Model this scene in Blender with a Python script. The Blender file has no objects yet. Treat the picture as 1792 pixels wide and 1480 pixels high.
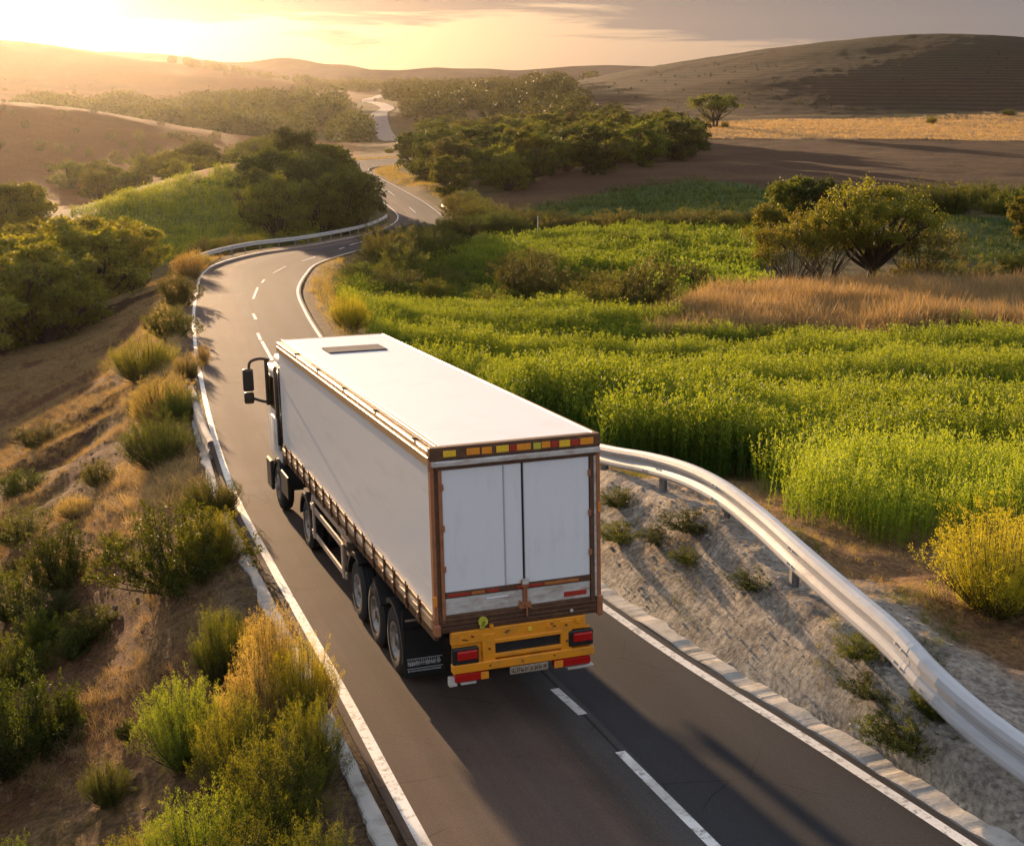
import bpy, bmesh, math
import numpy as np
from mathutils import Matrix, Vector

# ------------------------------------------------------------------ camera, sky, sun, exposure
SC = bpy.context.scene
F, HOR, CXP, CYP = 2300.0, 140.0, 896.0, 740.0          # focal length and horizon row of the 1792 x 1480 photograph
PT = math.atan((CYP - HOR) / F)
cam_d = bpy.data.cameras.new('camera')
cam = bpy.data.objects.new('camera', cam_d)
SC.collection.objects.link(cam)
cam_d.sensor_fit = 'HORIZONTAL'; cam_d.sensor_width = 36.0
cam_d.lens = 36.0 * F / 1792.0
cam_d.clip_start = 0.2; cam_d.clip_end = 12000
cam.location = (0, 0, 0)
cam.rotation_euler = (math.pi / 2 - PT, 0, 0)
SC.camera = cam

SUN_EL, SUN_AZ = math.radians(5.0), math.radians(21.0)   # azimuth to the left of the view axis (+Y)
SUN_DIR = Vector((-math.sin(SUN_AZ) * math.cos(SUN_EL), math.cos(SUN_AZ) * math.cos(SUN_EL), math.sin(SUN_EL)))
sd = bpy.data.lights.new('sun', 'SUN'); sd.energy = 5.0; sd.angle = math.radians(0.6); sd.color = (1.0, 0.65, 0.36)
so = bpy.data.objects.new('sun', sd); SC.collection.objects.link(so)
so.rotation_euler = SUN_DIR.to_track_quat('Z', 'Y').to_euler()
SC.view_settings.view_transform = 'Standard'; SC.view_settings.look = 'None'
SC.view_settings.exposure = 1.30; SC.view_settings.gamma = 1.0
SC.cycles.use_denoising = True
SC.cycles.max_bounces = 6; SC.cycles.diffuse_bounces = 3; SC.cycles.transmission_bounces = 3
SC.cycles.glossy_bounces = 3; SC.cycles.volume_bounces = 0; SC.cycles.sample_clamp_indirect = 6.0

W = bpy.data.worlds.new('World'); SC.world = W; W.use_nodes = True
nt = W.node_tree; nt.nodes.clear(); N = nt.nodes; LK = nt.links


def wn(t, **kw):
    n = N.new(t)
    for k, v in kw.items(): setattr(n, k, v)
    return n


def wmath(op, a, b=None, clamp=False):
    n = wn('ShaderNodeMath', operation=op, use_clamp=clamp)
    for i, v in enumerate((a, b)):
        if v is None: continue
        if isinstance(v, (int, float)): n.inputs[i].default_value = v
        else: LK.new(v, n.inputs[i])
    return n.outputs[0]


def wmix(fac, a, b, bt='MIX'):
    n = wn('ShaderNodeMix', data_type='RGBA', blend_type=bt)
    for s, v in ((n.inputs[0], fac), (n.inputs[6], a), (n.inputs[7], b)):
        if isinstance(v, (int, float)): s.default_value = v
        elif isinstance(v, tuple): s.default_value = (*v, 1)
        else: LK.new(v, s)
    return n.outputs[2]


sky = wn('ShaderNodeTexSky', sky_type='NISHITA'); sky.sun_disc = False
sky.sun_elevation = SUN_EL; sky.sun_rotation = -SUN_AZ
sky.altitude = 300; sky.air_density = 1.0; sky.dust_density = 2.2; sky.ozone_density = 1.0
tc = wn('ShaderNodeTexCoord')
sep = wn('ShaderNodeSeparateXYZ'); LK.new(tc.outputs['Generated'], sep.inputs[0])
# clouds: stretched noise on the sky sphere, low strato bands with a clear strip above the horizon
mp = wn('ShaderNodeMapping'); mp.inputs['Scale'].default_value = (2.6, 2.6, 30.0); mp.inputs['Location'].default_value = (1.3, 0.2, 0.37)
LK.new(tc.outputs['Generated'], mp.inputs[0])
nz = wn('ShaderNodeTexNoise'); nz.inputs['Scale'].default_value = 1.9; nz.inputs['Detail'].default_value = 9; nz.inputs['Roughness'].default_value = 0.58
nz.inputs['Distortion'].default_value = 0.45
LK.new(mp.outputs[0], nz.inputs[0])
lift = wmath('ADD', sep.outputs[2], wmath('MULTIPLY', sep.outputs[0], 0.045))
band = wn('ShaderNodeMapRange'); LK.new(lift, band.inputs[0])
band.inputs[1].default_value = 0.010; band.inputs[2].default_value = 0.050; band.inputs[3].default_value = -0.24; band.inputs[4].default_value = 0.20
cl = wmath('ADD', nz.outputs[0], band.outputs[0])
cm = wn('ShaderNodeMapRange', interpolation_type='SMOOTHSTEP'); LK.new(cl, cm.inputs[0])
cm.inputs[1].default_value = 0.46; cm.inputs[2].default_value = 0.59
dotn = wn('ShaderNodeVectorMath', operation='DOT_PRODUCT'); LK.new(tc.outputs['Generated'], dotn.inputs[0]); dotn.inputs[1].default_value = SUN_DIR
dp = wmath('MAXIMUM', dotn.outputs['Value'], 0.0)
glow = wmath('POWER', dp, 800.0); glow2 = wmath('POWER', dp, 40.0); side = wmath('POWER', dp, 9.0)
base_c = wmix(side, (1.30, 1.15, 1.08), (1.50, 1.28, 1.32))
low = wmix(0.12, base_c, sky.outputs[0])
cloud_c = wmix(side, (.83, .82, .90), (1.45, 1.02, .74))
low2 = wmix(wmath('MULTIPLY', cm.outputs[0], 0.92), low, cloud_c)
# above the picture: bright thin overcast, a little cooler away from the sun
hi_c = wmix(0.25, wmix(side, (2.95, 3.12, 3.55), (3.7, 3.2, 2.65)), sky.outputs[0])
hf = wn('ShaderNodeMapRange', interpolation_type='SMOOTHSTEP'); LK.new(sep.outputs[2], hf.inputs[0]); hf.inputs[1].default_value = 0.07; hf.inputs[2].default_value = 0.32
sk = wmix(hf.outputs[0], low2, hi_c)
g1 = wmix(1.0, sk, wmix(glow, (0, 0, 0), (38.0, 29.0, 18.0)), 'ADD')
g2 = wmix(1.0, g1, wmix(glow2, (0, 0, 0), (1.2, .78, .42)), 'ADD')
bg = wn('ShaderNodeBackground'); LK.new(g2, bg.inputs[0]); bg.inputs[1].default_value = 0.10
wo = wn('ShaderNodeOutputWorld'); LK.new(bg.outputs[0], wo.inputs[0])
HAZE = 0.000021
# ------------------------------------------------------------------ helpers
def ray(px, py):
    x = (px - CXP) / F; v = -(py - CYP) / F
    return np.array([x, math.cos(PT) + v * math.sin(PT), -math.sin(PT) + v * math.cos(PT)])


def at_y(px, py, Y):                 # world point on the sight line of a photo pixel, at distance Y
    r = ray(px, py); return r * (Y / r[1])


def proj_x(x, y, z):
    return CXP + F * x / np.maximum(y * math.cos(PT) - z * math.sin(PT), 0.1)


def hash2(ix, iy, s):
    h = (ix.astype(np.int64) * 374761393 + iy.astype(np.int64) * 668265263 + s * 974634777) & 0x7fffffff
    h = ((h ^ (h >> 13)) * 1274126177) & 0x7fffffff
    return ((h ^ (h >> 16)) & 0xffff) / 65535.0


def vnoise(x, y, s=0):
    ix, iy = np.floor(x), np.floor(y); fx, fy = x - ix, y - iy
    fx = fx * fx * (3 - 2 * fx); fy = fy * fy * (3 - 2 * fy)
    a = hash2(ix, iy, s); b = hash2(ix + 1, iy, s); c = hash2(ix, iy + 1, s); d = hash2(ix + 1, iy + 1, s)
    return (a * (1 - fx) + b * fx) * (1 - fy) + (c * (1 - fx) + d * fx) * fy


def fbm(x, y, o=4, s=0):
    v = 0; a = .5
    for i in range(o):
        v = v + a * (vnoise(x * 2 ** i, y * 2 ** i, s + i) - .5); a *= .5
    return v * 2


def sstep(a, b, x):
    t = np.clip((x - a) / (b - a), 0, 1); return t * t * (3 - 2 * t)


def catmull(P, n):
    P = np.asarray(P, float); out = []
    for i in range(len(P) - 1):
        p0 = P[max(i - 1, 0)]; p1 = P[i]; p2 = P[i + 1]; p3 = P[min(i + 2, len(P) - 1)]
        for k in range(n):
            t = k / n
            out.append(.5 * ((2 * p1) + (-p0 + p2) * t + (2 * p0 - 5 * p1 + 4 * p2 - p3) * t * t + (-p0 + 3 * p1 - 3 * p2 + p3) * t ** 3))
    out.append(P[-1]); return np.array(out)


# ---- materials
def newmat(name):
    m = bpy.data.materials.new(name); m.use_nodes = True
    t = m.node_tree; t.nodes.clear()
    o = t.nodes.new('ShaderNodeOutputMaterial'); return m, t, o


def nd(t, typ, **kw):
    n = t.nodes.new(typ)
    for k, v in kw.items():
        if k == 'i':
            for kk, vv in v.items():
                if hasattr(vv, 'node'): t.links.new(vv, n.inputs[kk])
                else: n.inputs[kk].default_value = vv
        else: setattr(n, k, v)
    return n


def c4(c): return (c[0], c[1], c[2], 1)


def mixc(t, fac, a, b, bt='MIX'):
    n = t.nodes.new('ShaderNodeMix'); n.data_type = 'RGBA'; n.blend_type = bt
    for s, v in ((n.inputs[0], fac), (n.inputs[6], a), (n.inputs[7], b)):
        if isinstance(v, (int, float)): s.default_value = v
        elif isinstance(v, tuple): s.default_value = c4(v)
        else: t.links.new(v, s)
    return n.outputs[2]


def noise(t, scale, detail=4, rough=.55, vec=None, dist=0):
    n = nd(t, 'ShaderNodeTexNoise', i={'Scale': scale, 'Detail': detail, 'Roughness': rough, 'Distortion': dist})
    if vec is not None: t.links.new(vec, n.inputs['Vector'])
    return n.outputs['Fac']


def ramp(t, fac, a, b, lo=0.0, hi=1.0):
    n = nd(t, 'ShaderNodeMapRange', interpolation_type='SMOOTHSTEP', i={0: fac, 1: a, 2: b, 3: lo, 4: hi}); return n.outputs[0]


def paint(name, col, rough=.5, metal=0, grime=None, gamt=.5, gscale=3, bump=0, bscale=40, spec=.5, emit=None, stretch=None):
    """general painted / metal surface with wear patches of its own"""
    m, t, o = newmat(name)
    b = nd(t, 'ShaderNodeBsdfPrincipled'); t.links.new(b.outputs[0], o.inputs[0])
    b.inputs['Roughness'].default_value = rough; b.inputs['Metallic'].default_value = metal
    b.inputs['Specular IOR Level'].default_value = spec
    tcn = nd(t, 'ShaderNodeTexCoord'); vec = tcn.outputs['Object']
    if stretch:
        mpn = nd(t, 'ShaderNodeMapping', i={'Scale': stretch}); t.links.new(vec, mpn.inputs[0]); vec = mpn.outputs[0]
    if grime:
        f = ramp(t, noise(t, gscale, 8, .65, vec), .5 - .18 * gamt * 2 + .12, .78, 0, min(1, gamt * 1.3))
        c = mixc(t, f, tuple(col), tuple(grime)); t.links.new(c, b.inputs['Base Color'])
        r = ramp(t, f, 0, 1, rough, min(1, rough + .35)); t.links.new(r, b.inputs['Roughness'])
    else: b.inputs['Base Color'].default_value = c4(col)
    if bump:
        bn = nd(t, 'ShaderNodeBump', i={'Strength': bump, 'Distance': .01, 'Height': noise(t, bscale, 5, .6, vec)})
        t.links.new(bn.outputs[0], b.inputs['Normal'])
    if emit: b.inputs['Emission Color'].default_value = c4(emit[0]); b.inputs['Emission Strength'].default_value = emit[1]
    return m


def foliage(name, ca, cb, trans=.45, rough=.6, cc=None):
    """leaf material: colour runs from ca to cb with each leaf's own tint; part of the light passes through"""
    m, t, o = newmat(name)
    a = nd(t, 'ShaderNodeAttribute', attribute_name='tint')
    oi = nd(t, 'ShaderNodeObjectInfo')
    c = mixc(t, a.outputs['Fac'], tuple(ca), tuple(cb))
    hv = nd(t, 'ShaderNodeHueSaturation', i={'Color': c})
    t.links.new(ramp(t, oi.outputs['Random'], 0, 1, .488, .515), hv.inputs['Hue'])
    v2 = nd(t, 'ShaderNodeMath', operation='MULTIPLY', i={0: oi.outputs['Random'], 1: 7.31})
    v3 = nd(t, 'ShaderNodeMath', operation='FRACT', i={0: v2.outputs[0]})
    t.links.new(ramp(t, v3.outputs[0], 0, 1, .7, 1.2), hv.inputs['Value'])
    d = nd(t, 'ShaderNodeBsdfPrincipled', i={'Base Color': hv.outputs[0], 'Roughness': rough, 'Specular IOR Level': .25})
    tr = nd(t, 'ShaderNodeBsdfTranslucent')
    t.links.new(mixc(t, 1.0, hv.outputs[0], (1.9, 1.65, .8), 'MULTIPLY'), tr.inputs[0])
    mx = nd(t, 'ShaderNodeMixShader', i={0: trans}); t.links.new(d.outputs[0], mx.inputs[1]); t.links.new(tr.outputs[0], mx.inputs[2])
    t.links.new(mx.outputs[0], o.inputs[0]); return m


# ---- meshes from arrays
class Acc:
    def __init__(s): s.v = []; s.q = []; s.t = []; s.qt = []; s.tt = []; s.n = 0

    def add(s, v, q=None, t=None, tint=0.5):
        v = np.asarray(v, np.float32).reshape(-1, 3)
        if q is not None and len(q):
            q = np.asarray(q, np.int64); s.q.append(q + s.n); s.qt.append(np.broadcast_to(np.asarray(tint, np.float32), (len(q),)))
        if t is not None and len(t):
            t = np.asarray(t, np.int64); s.t.append(t + s.n); s.tt.append(np.broadcast_to(np.asarray(tint, np.float32), (len(t),)))
        s.v.append(v); s.n += len(v)

    def arrays(s):
        v = np.concatenate(s.v) if s.v else np.zeros((0, 3), np.float32)
        q = np.concatenate(s.q) if s.q else np.zeros((0, 4), np.int64)
        t = np.concatenate(s.t) if s.t else np.zeros((0, 3), np.int64)
        qt = np.concatenate(s.qt) if s.qt else np.zeros(0, np.float32)
        tt = np.concatenate(s.tt) if s.tt else np.zeros(0, np.float32)
        return v, q, t, qt, tt


def mesh_from(name, arr, mat=None, smooth=False, vcol=None, uv=None):
    v, q, t, qt, tt = arr
    me = bpy.data.meshes.new(name)
    me.vertices.add(len(v)); me.vertices.foreach_set('co', v.astype(np.float32).ravel())
    nl = len(q) * 4 + len(t) * 3; me.loops.add(nl)
    li = np.concatenate([q.ravel(), t.ravel()]).astype(np.int32)
    me.loops.foreach_set('vertex_index', li)
    npoly = len(q) + len(t); me.polygons.add(npoly)
    ls = np.concatenate([np.arange(len(q)) * 4, len(q) * 4 + np.arange(len(t)) * 3]).astype(np.int32)
    me.polygons.foreach_set('loop_start', ls)
    me.polygons.foreach_set('use_smooth', np.full(npoly, smooth, bool))
    a = me.attributes.new('tint', 'FLOAT', 'FACE'); a.data.foreach_set('value', np.concatenate([qt, tt]).astype(np.float32))
    if vcol is not None:
        ca = me.attributes.new('Col', 'FLOAT_COLOR', 'POINT')
        ca.data.foreach_set('color', np.concatenate([vcol, np.ones((len(vcol), 1))], 1).astype(np.float32).ravel())
    if uv is not None:
        ul = me.uv_layers.new(name='UVMap'); ul.data.foreach_set('uv', uv[li].astype(np.float32).ravel())
    me.update(calc_edges=True)
    if mat: me.materials.append(mat)
    return me


def link(name, me, parent=None, M=None):
    o = bpy.data.objects.new(name, me); SC.collection.objects.link(o)
    if parent: o.parent = parent
    if M is not None: o.matrix_basis = M
    return o


def tag(o, label=None, cat=None, group=None, kind=None):
    for k, v in (('label', label), ('category', cat), ('group', group), ('kind', kind)):
        if v: o[k] = v
    return o


def empty(name, loc, rz=0, M=None):
    o = bpy.data.objects.new(name, None); SC.collection.objects.link(o); o.empty_display_size = .3
    if M is not None: o.matrix_world = M
    else: o.location = loc; o.rotation_euler = (0, 0, rz)
    return o


def tube(acc, P, R, sides=6, tint=.5, cap=True):
    P = np.asarray(P, float); R = np.broadcast_to(np.asarray(R, float), (len(P),))
    T = np.gradient(P, axis=0); T /= np.linalg.norm(T, axis=1)[:, None] + 1e-9
    ref = np.array([0, 0, 1.]) if abs(T[0][2]) < .9 else np.array([1., 0, 0])
    vs = []; a = np.linspace(0, 2 * np.pi, sides, endpoint=False)
    for p, tt_, r in zip(P, T, R):
        u = np.cross(ref, tt_); u /= np.linalg.norm(u) + 1e-9; w = np.cross(tt_, u)
        vs.append(p + r * (np.cos(a)[:, None] * u + np.sin(a)[:, None] * w))
    v = np.concatenate(vs); q = []
    for i in range(len(P) - 1):
        for k in range(sides):
            k2 = (k + 1) % sides; q.append((i * sides + k, i * sides + k2, (i + 1) * sides + k2, (i + 1) * sides + k))
    t = []
    if cap:
        n = len(v); v = np.concatenate([v, P[:1], P[-1:]])
        for k in range(sides):
            k2 = (k + 1) % sides; t.append((n, k2, k)); t.append((n + 1, (len(P) - 1) * sides + k, (len(P) - 1) * sides + k2))
    acc.add(v, q, t, tint)


def leaves(acc, P, D, L, Wd, rng, tint):
    n = len(P); L = np.broadcast_to(L, (n,))[:, None]; Wd = np.broadcast_to(Wd, (n,))[:, None]
    D = D / (np.linalg.norm(D, axis=1)[:, None] + 1e-9)
    S = np.cross(D, rng.normal(size=(n, 3))); S /= np.linalg.norm(S, axis=1)[:, None] + 1e-9
    v = np.stack([P, P + D * L * .45 + S * Wd * .5, P + D * L, P + D * L * .45 - S * Wd * .5], 1).reshape(-1, 3)
    acc.add(v, np.arange(4 * n).reshape(n, 4), None, tint)


def blades(acc, P, D, L, Wd, rng, tint, bend=.3):
    """grass blade: a bent two-segment taper (quad + triangle)"""
    n = len(P); L = np.broadcast_to(L, (n,))[:, None]; Wd = np.broadcast_to(Wd, (n,))[:, None]
    D = D / (np.linalg.norm(D, axis=1)[:, None] + 1e-9)
    S = np.cross(D, rng.normal(size=(n, 3))); S /= np.linalg.norm(S, axis=1)[:, None] + 1e-9
    B = rng.normal(size=(n, 3)) * bend; B[:, 2] = -np.abs(B[:, 2]) * .6
    m = P + D * L * .55; e = P + D * L + B * L
    v = np.stack([P - S * Wd * .5, P + S * Wd * .5, m + S * Wd * .38, m - S * Wd * .38, e], 1).reshape(-1, 3)
    b = np.arange(n)[:, None] * 5
    acc.add(v, b + np.array([[0, 1, 2, 3]]), b + np.array([[3, 2, 4]]), tint)


def scatter_mesh(name, temps, pos, scale, rng, mat, zs=None, tjit=.25, lean=0.0, tintoff=None):
    """one mesh made of many rotated, scaled copies of small plants"""
    out = Acc(); which = rng.integers(0, len(temps), len(pos)); ang = rng.uniform(0, 2 * np.pi, len(pos))
    for k, (v, q, t, qt, tt) in enumerate(temps):
        idx = np.where(which == k)[0]
        if not len(idx): continue
        c, s = np.cos(ang[idx]), np.sin(ang[idx]); n = len(idx)
        vv = np.empty((n, len(v), 3), np.float32); sc = scale[idx][:, None]
        sz = sc if zs is None else zs[idx][:, None]
        vv[..., 0] = (v[None, :, 0] * c[:, None] - v[None, :, 1] * s[:, None]) * sc
        vv[..., 1] = (v[None, :, 0] * s[:, None] + v[None, :, 1] * c[:, None]) * sc
        vv[..., 2] = v[None, :, 2] * sz
        vv += pos[idx][:, None, :]
        off = (np.arange(n) * len(v))[:, None, None]
        tj = rng.uniform(-tjit, tjit, n)[:, None]
        if tintoff is not None: tj = tj + tintoff[idx][:, None]
        base = out.n; out.v.append(vv.reshape(-1, 3)); out.n += n * len(v)
        if len(q): out.q.append((q[None] + off + base).reshape(-1, 4)); out.qt.append(np.clip(qt[None] + tj, 0, 1).ravel())
        if len(t): out.t.append((t[None] + off + base).reshape(-1, 3)); out.tt.append(np.clip(tt[None] + tj, 0, 1).ravel())
    return link(name, mesh_from(name, out.arrays(), mat))


# ------------------------------------------------------------------ the lie of the land
YAW, SLP = 0.333, 0.068
FW = np.array([-math.sin(YAW) * math.cos(SLP), math.cos(YAW) * math.cos(SLP), -math.sin(SLP)])
RT = np.array([math.cos(YAW), math.sin(YAW), 0.0]); UPV = np.cross(RT, FW)
RTL = np.array([-1.153, 17.658, -4.979]); GH = -4.32


def tl(lat, s, h=GH): return RTL + lat * RT + s * FW + h * UPV      # truck frame -> world


NEAR = [(-34, -1.1, 5.6), (-20, -1.1, 5.5), (-10, -1.1, 5.4), (-3, -1.08, 5.05), (2.5, -1.02, 4.62), (10, -1.0, 4.5), (17, -.9, 4.8), (27, -.35, 5.5),
        (36, .3, 6.3), (45, 1.0, 7.25), (60, 2.35, 9.0), (76, 4.1, 11.3)]
Lp = [tl(a, s) for s, a, b in NEAR]; Rp = [tl(b, s) for s, a, b in NEAR]
FAR = [((-25.6, 108, -15.5), (-17.0, 108.5, -15.5)), ((-26.6, 120, -16.1), (-17.6, 119, -16.1)), ((-25.4, 134, -16.9), (-16.6, 130, -16.7)),
       ((-22.2, 145, -17.6), (-15.0, 143, -17.5)), ((-18.6, 165, -18.7), (-11.9, 163, -18.6)), ((-16.9, 180, -19.3), (-10.2, 180, -19.3)),
       ((-17.0, 196, -19.9), (-10.2, 196.5, -19.9)), ((-18.8, 212, -20.4), (-12.0, 212.5, -20.4)), ((-23.2, 237, -21.0), (-16.4, 239, -20.9)),
       ((-31.0, 280, -21.8), (-24.6, 282, -21.8)), ((-40.0, 325, -22.4), (-33.4, 325, -22.4)), ((-46.0, 357, -22.8), (-37.6, 350, -22.7)),
       ((-48.0, 381, -23.0), (-37.0, 364, -22.9)), ((-43.5, 400, -23.2), (-32.0, 376, -23.1)), ((-34.0, 411, -23.3), (-24.0, 385, -23.2)),
       ((-20.0, 420, -23.4), (-13.0, 395, -23.3)), ((0.0, 430, -23.4), (2.0, 406, -23.4))]
Lp += [np.array(a) for a, b in FAR]; Rp += [np.array(b) for a, b in FAR]
LE, RE = catmull(Lp, 12), catmull(Rp, 12)
CE = (LE + RE) / 2; HW = np.linalg.norm(LE - RE, axis=1) / 2
SEG = np.concatenate([[0], np.cumsum(np.linalg.norm(np.diff(CE, axis=0), axis=1))])
S0 = np.interp(0, [0, 1], [0, 1])
TANG = np.gradient(CE[:, :2], axis=0); TANG /= np.linalg.norm(TANG, axis=1)[:, None]


def road_query(x, y):
    """signed distance from the road's edge (negative inside), side (-1 left, +1 right), road height, station index"""
    x = np.asarray(x, float); y = np.asarray(y, float)
    d = np.full(x.shape, 1e9); sd = np.ones(x.shape); zr = np.zeros(x.shape); st = np.zeros(x.shape, int)
    near = (y < 520) & (x > -130) & (x < 130)
    xi, yi = x[near], y[near]
    dd = np.empty(len(xi)); ss = np.empty(len(xi)); zz = np.empty(len(xi)); tt = np.empty(len(xi), int)
    for a in range(0, len(xi), 40000):
        X, Y = xi[a:a + 40000], yi[a:a + 40000]
        D2 = (X[:, None] - CE[None, :, 0]) ** 2 + (Y[:, None] - CE[None, :, 1]) ** 2
        k = D2.argmin(1)
        k0 = np.clip(k - 1, 0, len(CE) - 3)
        best = np.full(len(X), 1e18); bz = np.zeros(len(X)); bs = np.ones(len(X)); bh = np.zeros(len(X))
        for j in (0, 1):
            i0 = k0 + j; p = CE[i0]; q = CE[i0 + 1]; e = q - p
            u = np.clip(((X - p[:, 0]) * e[:, 0] + (Y - p[:, 1]) * e[:, 1]) / (e[:, 0] ** 2 + e[:, 1] ** 2), 0, 1)
            cx = p[:, 0] + u * e[:, 0]; cy = p[:, 1] + u * e[:, 1]
            dist = (X - cx) ** 2 + (Y - cy) ** 2; m = dist < best
            best[m] = dist[m]; bz[m] = (p[:, 2] + u * e[:, 2])[m]; bh[m] = (HW[i0] * (1 - u) + HW[i0 + 1] * u)[m]
            cr = e[:, 0] * (Y - cy) - e[:, 1] * (X - cx); bs[m] = np.where(cr > 0, -1, 1)[m]
        dd[a:a + 40000] = np.sqrt(best) - bh; zz[a:a + 40000] = bz; ss[a:a + 40000] = bs; tt[a:a + 40000] = k
    d[near] = dd; zr[near] = zz; sd[near] = ss; st[near] = tt
    return d, sd, zr, st


# ground points read off the photograph: (column, row, distance)
CTRL = [
    # left slope, valley floor and its wood
    (350, 1480, 15.9), (0, 1480, 18.6), (-500, 1480, 22), (300, 1200, 21.8), (0, 1200, 26.5), (-500, 1200, 32), (0, 1000, 36), (-500, 1000, 45),
    (0, 760, 62), (-500, 800, 80), (0, 620, 95), (100, 560, 115), (-400, 640, 120), (250, 500, 135), (-400, 520, 170), (150, 470, 160), (0, 440, 190), (-400, 420, 240),
    # knoll beyond the guard rail
    (330, 452, 142), (450, 442, 152), (560, 426, 160), (640, 412, 172), (690, 385, 200), (300, 330, 195), (400, 305, 200), (470, 293, 208), (540, 288, 215), (150, 385, 175), (230, 352, 185),
    (620, 330, 240), (560, 300, 262), (400, 318, 265), (300, 345, 262), (640, 305, 300),
    # left middle hills
    (0, 345, 330), (250, 335, 330), (500, 290, 360), (-400, 340, 330), (0, 178, 560), (150, 192, 560), (300, 222, 560), (420, 243, 560), (520, 262, 540), (600, 275, 480), (-400, 165, 560),
    (0, 215, 700), (200, 225, 700), (400, 245, 700), (600, 250, 640), (650, 235, 750),
    (100, 195, 1050), (350, 188, 1050), (600, 182, 1050), (-400, 190, 1000),
    (0, 68, 2000), (100, 79, 2000), (200, 95, 2000), (300, 110, 2000), (400, 125, 2000), (480, 138, 2000), (560, 149, 2000), (620, 156, 2000), (-400, 50, 2000),
    (-300, 130, 2700), (300, 160, 2800), (400, 150, 2500), (480, 156, 2500), (560, 160, 2500), (300, 135, 2400), (450, 140, 1800), (520, 150, 1800), (0, 130, 1700), (200, 140, 1700), (400, 155, 1700), (700, 148, 2300), (800, 149, 2300), (900, 150, 2300), (600, 152, 2600),
    # middle
    (700, 250, 520), (670, 205, 800), (650, 175, 1200), (640, 162, 1600), (800, 190, 900), (900, 175, 1000), (750, 270, 430),
    (700, 320, 262), (760, 365, 215), (800, 375, 206), (850, 350, 232), (950, 320, 262), (1050, 285, 330), (1200, 245, 440), (900, 290, 330), (950, 240, 480), (1100, 230, 520),
    # right: ploughed field, golden strip, big hill
    (1250, 222, 520), (1250, 245, 445), (1500, 245, 445), (1792, 250, 440), (1300, 205, 600), (1550, 210, 600), (1792, 200, 600), (2200, 205, 600), (2200, 250, 440),
    (1350, 300, 290), (1600, 320, 262), (1792, 330, 255), (2200, 340, 250), (1150, 320, 258), (1350, 330, 247), (1000, 345, 236), (870, 390, 190),
    (940, 158, 1250), (1000, 150, 1200), (1080, 130, 1150), (1140, 118, 1120), (1240, 102, 1080), (1340, 88, 1050), (1500, 72, 1000), (1640, 65, 980), (1792, 67, 980), (2200, 85, 980),
    (1100, 170, 800), (1300, 145, 780), (1500, 138, 760), (1792, 135, 750), (2200, 140, 750),
    (1300, 120, 1500), (1792, 110, 1500), (1000, 152, 1700),
    # right: green fields, tree group, dry grass
    (900, 412, 168), (1150, 385, 190), (1350, 375, 195), (1650, 372, 200), (1792, 375, 200), (1650, 440, 155), (1792, 460, 148), (2200, 460, 148),
    (820, 440, 150), (1000, 420, 160), (1150, 412, 163), (900, 470, 128), (1100, 460, 132), (1300, 430, 150), (1200, 500, 113),
    (700, 440, 140), (760, 440, 145), (640, 500, 112), (600, 545, 93), (700, 570, 88), (900, 560, 90), (1100, 555, 91), (1420, 512, 109), (1520, 502, 111), (1650, 500, 113), (1792, 490, 118), (2200, 480, 118),
    (1400, 545, 94), (1792, 525, 98), (1300, 600, 79), (1600, 600, 77), (1792, 605, 75), (2200, 610, 76),
    (700, 650, 65), (900, 680, 58), (1100, 700, 53), (1300, 720, 50), (1500, 720, 49), (1792, 720, 48), (2200, 720, 48),
    (1060, 815, 29.5), (1200, 835, 36), (1300, 838, 36), (1500, 835, 36), (1792, 815, 37), (2200, 815, 37),
    (1330, 900, 27.5), (1400, 880, 30), (1480, 955, 25.8), (1650, 965, 25.2), (1792, 900, 27.8), (2200, 900, 27), (1560, 1010, 23.0), (1700, 1100, 20), (1792, 1050, 21.5), (2200, 1050, 21), (1792, 1250, 17.0), (2200, 1300, 15.5),
]
RAILP = [(760, 720, 41), (900, 757, 35.5), (1055, 796, 29.6), (1130, 811, 27.4), (1200, 832, 25.4), (1265, 866, 23.6), (1330, 917, 21.9), (1400, 981, 20.1), (1480, 1052, 18.5), (1560, 1122, 17.15), (1620, 1188, 16.2),
         (1700, 1262, 15.3), (1792, 1332, 14.6), (1960, 1450, 13.4)]
RAIL = np.array([at_y(*p) for p in RAILP]); RAILH = 0.52
cp = [at_y(*c) for c in CTRL] + [p - np.array([0, 0, RAILH]) for p in RAIL[1:]]
for i in range(len(CE)):
    if i % 6 == 0 and i < len(CE) - 6: cp.append(CE[i])
for x, y, z in ((-14, 4, -13), (-20, -10, -13), (14, 4, -8.2), (20, -10, -7.5), (0, -20, -8), (-60, 0, -20), (60, 0, -8.5), (45, 25, -9.2),
                (-2600, 2700, -20), (0, 3000, -22), (2600, 2700, -20), (0, 3600, -22), (-3000, 2400, -20), (3000, 2400, -20), (-3000, 1500, 20), (3000, 1500, 20), (-1500, 500, -20), (1500, 500, -15)):
    cp.append(np.array([x, y, z], float))
cp = np.array(cp)


def warp(x, y):
    r = np.sqrt(x * x + (y + 6) ** 2) + 3.0; return np.stack([np.arctan2(x, y + 6), np.log(r)], -1), r


RDY, RDD = [13, 14.6, 15.3, 16.2, 17.2, 18.5, 20.1, 21.9, 23.6, 25.4, 29.6, 35, 50], [1.0, .86, .74, .79, .97, 1.23, 1.57, 1.97, 2.22, 2.42, 2.5, 2.2, 3.0]
CW, CR = warp(cp[:, 0], cp[:, 1])


def tk(r2): return .5 * r2 * np.log(r2 + 1e-12)


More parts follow.
